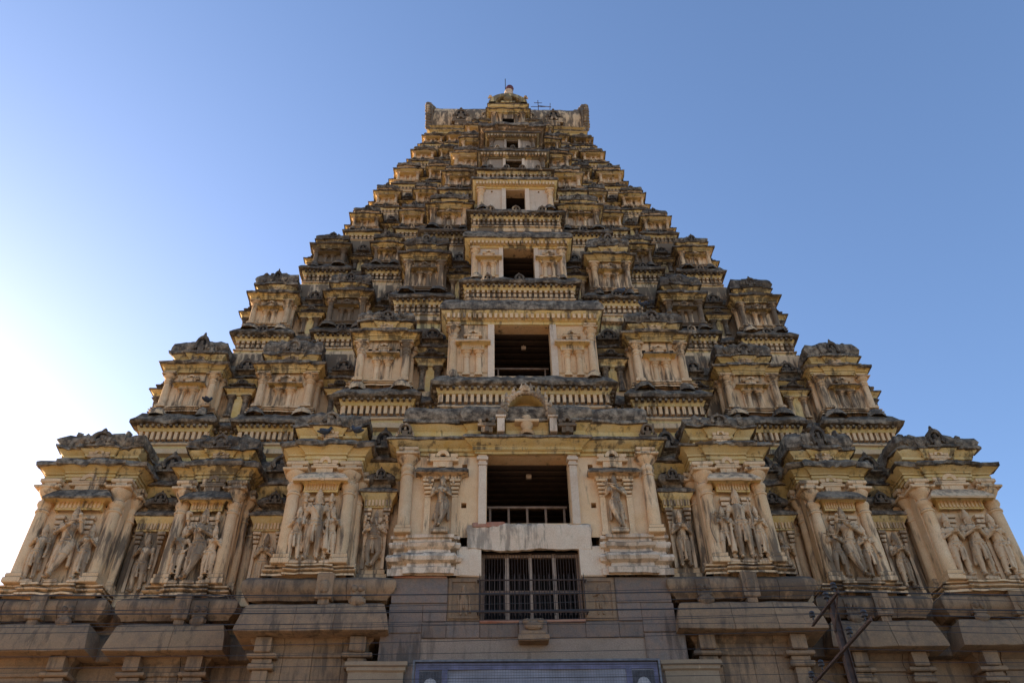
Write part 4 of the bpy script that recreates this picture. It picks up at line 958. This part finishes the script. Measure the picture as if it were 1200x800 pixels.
# ------------------------------------------------------------------ banner
bn = empty('banner', (0, 21.5, 7.0), label='faded purple framed banner hung across the gateway head', category='banner')
b = MB(); i = 0; NX = 40
for i in range(NX+1):
    x = -3.1+6.2*i/NX
    for z in (6.9, 7.6, 8.3, 9.18): b.v.append((x, 21.32+.02*math.sin(x*2.1)+.015*math.sin(z*4), z))
for i in range(NX):
    for k in range(3): b.quad(i*4+k, (i+1)*4+k, (i+1)*4+k+1, i*4+k+1)
build('banner_sheet', b, ['bannerpale'], bn, 0)
b = MB()
for (a, c, u, v) in ((-3.1, 3.1, 9.02, 9.18), (-3.1, -3.0, 6.9, 9.02), (3.0, 3.1, 6.9, 9.02), (-2.42, -2.28, 6.9, 9.02), (2.28, 2.42, 6.9, 9.02)): b.box(a, c, 21.27, 21.29, u, v)
build('banner_border', b, ['purple'], bn, 0)
for k in (-1, 1):
    b = MB(); b.box(k*2.71-.28, k*2.71+.28, 21.272, 21.285, 8.1, 8.98); ph = build('banner_photo', b, ['photo'], bn, 0)
    b = MB(); b.ball((k*2.71, 21.27, 8.62), .17, n=12, sc=(1, .03, 1.15)); b.ball((k*2.71, 21.268, 8.2), .26, n=12, sc=(1, .02, .8)); build('portrait', b, ['photopale'], ph, 0, label='pale blurred portrait')
b = MB()
for j, z in enumerate((8.72, 8.4, 8.05)):
    x = -1.9
    while x < 1.9:
        w_ = random.uniform(.1, .3)
        if random.random() < .8: b.box(x, x+w_, 21.27, 21.285, z-.05, z+.05)
        x += w_+.08
pass
b = MB(); n = 90
for i in range(n): x = -3.12+6.24*i/(n-1); b.tube([(x, 21.22, 6.9), (x, 21.22, 9.2)], .0035, 3, cap=False)
for i in range(34): z = 6.9+2.3*i/33; b.tube([(-3.12, 21.22, z), (3.12, 21.22, z)], .0035, 3, cap=False)
build('wire_mesh', b, ['steel'], bn, 0, kind='stuff')
b = MB(); b.box(-3.17, 3.17, 21.2, 21.34, 9.2, 9.25); b.box(-3.17, -3.12, 21.2, 21.34, 6.85, 9.2); b.box(3.12, 3.17, 21.2, 21.34, 6.85, 9.2); b.box(-3.17, 3.17, 21.2, 21.34, 6.8, 6.85)
for x in (-2.4, 0, 2.4): b.box(x-.025, x+.025, 21.3, 22.5, 9.12, 9.17)
build('banner_frame', b, ['steel'], bn, 0)

# ------------------------------------------------------------------ electric pole, arms, insulators and wires
pole = empty('electric_pole', (4.0, 12, 0), label='steel electric pole with two cross arms in front of the right wing', category='electric pole')
b = MB(); b.box(3.96, 4.04, 11.985, 12.015, 0, 6.8); b.box(3.95, 3.96, 11.95, 12.05, 0, 6.8); b.box(4.04, 4.05, 11.95, 12.05, 0, 6.8); build('post', b, ['iron'], pole, 0)
INS = []
for z, ya, yb, ys in ((5.98, 10.7, 13.4, (10.85, 11.45, 12.75, 13.25)), (6.7, 11.45, 12.7, (11.55, 11.9, 12.6))):
    b = MB(); b.box(3.91, 3.925, ya, yb, z-.025, z+.025); b.box(3.88, 3.925, ya, yb, z-.033, z-.025); arm = build('cross_arm', b, ['iron'], pole, 0)
    for y in ys:
        b = MB(); b.lathe(3.9, y, [(.012, z+.03), (.012, z+.08), (.045, z+.085), (.05, z+.11), (.03, z+.125), (.045, z+.14), (.04, z+.165), (.02, z+.18)], 10); build('insulator', b, ['porcelain'], arm, 0, 40); INS.append((y, z+.14))
b = MB(); b.tube([(3.92, 11.5, 6.7), (3.93, 12.0, 6.3)], .015); b.tube([(3.92, 13.2, 6.05), (3.93, 12.05, 5.5)], .015); build('brace', b, ['iron'], pole, 0)
def wire(y, z, zl, zr, r=.006, sag=.18, xs=(-30, 3.9, 30), lab=''):
    b = MB()
    for (xa, za_), (xb, zb_) in (((xs[0], zl), (xs[1], z)), ((xs[1], z), (xs[2], zr))):
        b.tube([(xa+(xb-xa)*k/24, y, za_+(zb_-za_)*k/24-4*sag*(k/24)*(1-k/24)) for k in range(25)], r, 5)
    return build('overhead_wire', b, ['cable'], None, 0, label=lab, category='wire', group='overhead wires crossing in front of the tower')
for j, (y, z) in enumerate(INS):
    wire(y, z, z+random.uniform(-.05, .25), z+random.uniform(-.05, .1), r=.0045, sag=random.uniform(.05, .3), lab='thin black overhead wire crossing in front of the tower')
for j, (y, z, zl, zr, r) in enumerate(((13, 7.12, 7.5, 7.3, .011), (13.1, 7.45, 7.9, 7.5, .0105), (14.5, 7.75, 8.3, 7.7, .005), (14.6, 7.5, 8.2, 7.6, .005), (15, 7.2, 7.5, 7.3, .005))):
    wire(y, z, zl, zr, r, .22, lab=('lower' if j == 0 else 'upper')+' of the two thick black cables crossing the barred window' if r > .01 else 'thin black overhead wire crossing in front of the tower')

# ------------------------------------------------------------------ antenna, birds
b = MB(); b.tube([(2.35, 34.5, 54.1), (2.35, 34.5, 55.6)], .03, 6)
for z, l in ((55.3, .3), (54.8, .55)): b.tube([(2.35-l, 34.45, z-.1), (2.35+l, 34.55, z+.05)], .025, 5)
b.tube([(2.35, 34.5, 54.9), (3.3, 34.4, 54.6)], .03, 5); b.tube([(3.2, 34.4, 54.3), (3.25, 34.4, 55.1)], .025, 5)
build('antenna', b, ['iron'], None, 0, label='small rusty antenna on the roof ridge right of the finial', category='antenna')
def bird_mesh():
    if 'bird' in CACHE: return CACHE['bird']
    b = MB(); b.tube([(-.17, 0, .12), (-.12, 0, .12), (-.04, 0, .13), (.04, 0, .16), (.09, 0, .21), (.11, 0, .25)], [.012, .03, .06, .062, .04, .032], 10)
    b.ball((.12, 0, .275), .034, n=10); b.tube([(.15, 0, .275), (.175, 0, .265)], [.01, .002], 5)
    for k in (-1, 1): b.ball((-.03, k*.05, .15), .08, n=10, sc=(1.35, .25, .55)); b.tube([(.01, k*.02, .1), (.015, k*.022, 0)], .006, 4)
    CACHE['bird'] = b.mesh('bird', ['bird']); CACHE['bird'].shade_smooth(); return CACHE['bird']
for x, y, z, rz, lab in ((-6.6, 22.25, 16.8, .4, 'dark pigeon on the cornice of the left inner pavilion'), (-5.55, 22.2, 16.82, 2.8, 'dark pigeon at the right end of the left inner cornice'), (3.95, 23.1, 24.15, .2, 'dark pigeon near the capital right of the second opening'), (5.0, 23.9, 24.2, 2.7, 'dark pigeon on the roof of the right inner second storey pavilion'), (-11.95, 25.2, 20.3, 1.1, 'dark pigeon on the ledge left of the outer second storey pavilion')):
    o = put('pigeon', bird_mesh(), (x, y, z), None, 0, label=lab, category='bird', group='pigeons resting on the tower'); o.rotation_euler.z = rz; o.scale = (1.5,)*3
def flying(x, y, z, s, lab):
    b = MB(); b.tube([(-.16, 0, 0), (-.08, 0, 0), (0, 0, .01), (.08, 0, .01), (.14, 0, .01)], [.02, .035, .05, .035, .01], 8)
    for k in (-1, 1):
        i = len(b.v); b.v += [(.07, k*.03, .02), (-.06, k*.03, .02), (-.05, k*.2, .08), (.05, k*.2, .08), (-.1, k*.42, .03), (.07, k*.03, .005), (-.06, k*.03, .005), (-.05, k*.2, .065), (.05, k*.2, .065)]
        b.quad(i, i+1, i+2, i+3); b.f.append((i+3, i+2, i+4)); b.m.append(0); b.quad(i+8, i+7, i+6, i+5); b.f.append((i+4, i+7, i+8)); b.m.append(0)
    o = build('flying_bird', b, ['bird'], None, 0, label=lab, category='bird'); o.scale = (s, s, s); o.rotation_euler.z = .6
flying(-20.5, 40, 50.6, 1.6, 'small dark bird flying in the sky left of the tower')
print('objects', len(bpy.data.objects), 'tris', sum(len(m_.polygons) for m_ in bpy.data.meshes)*2)
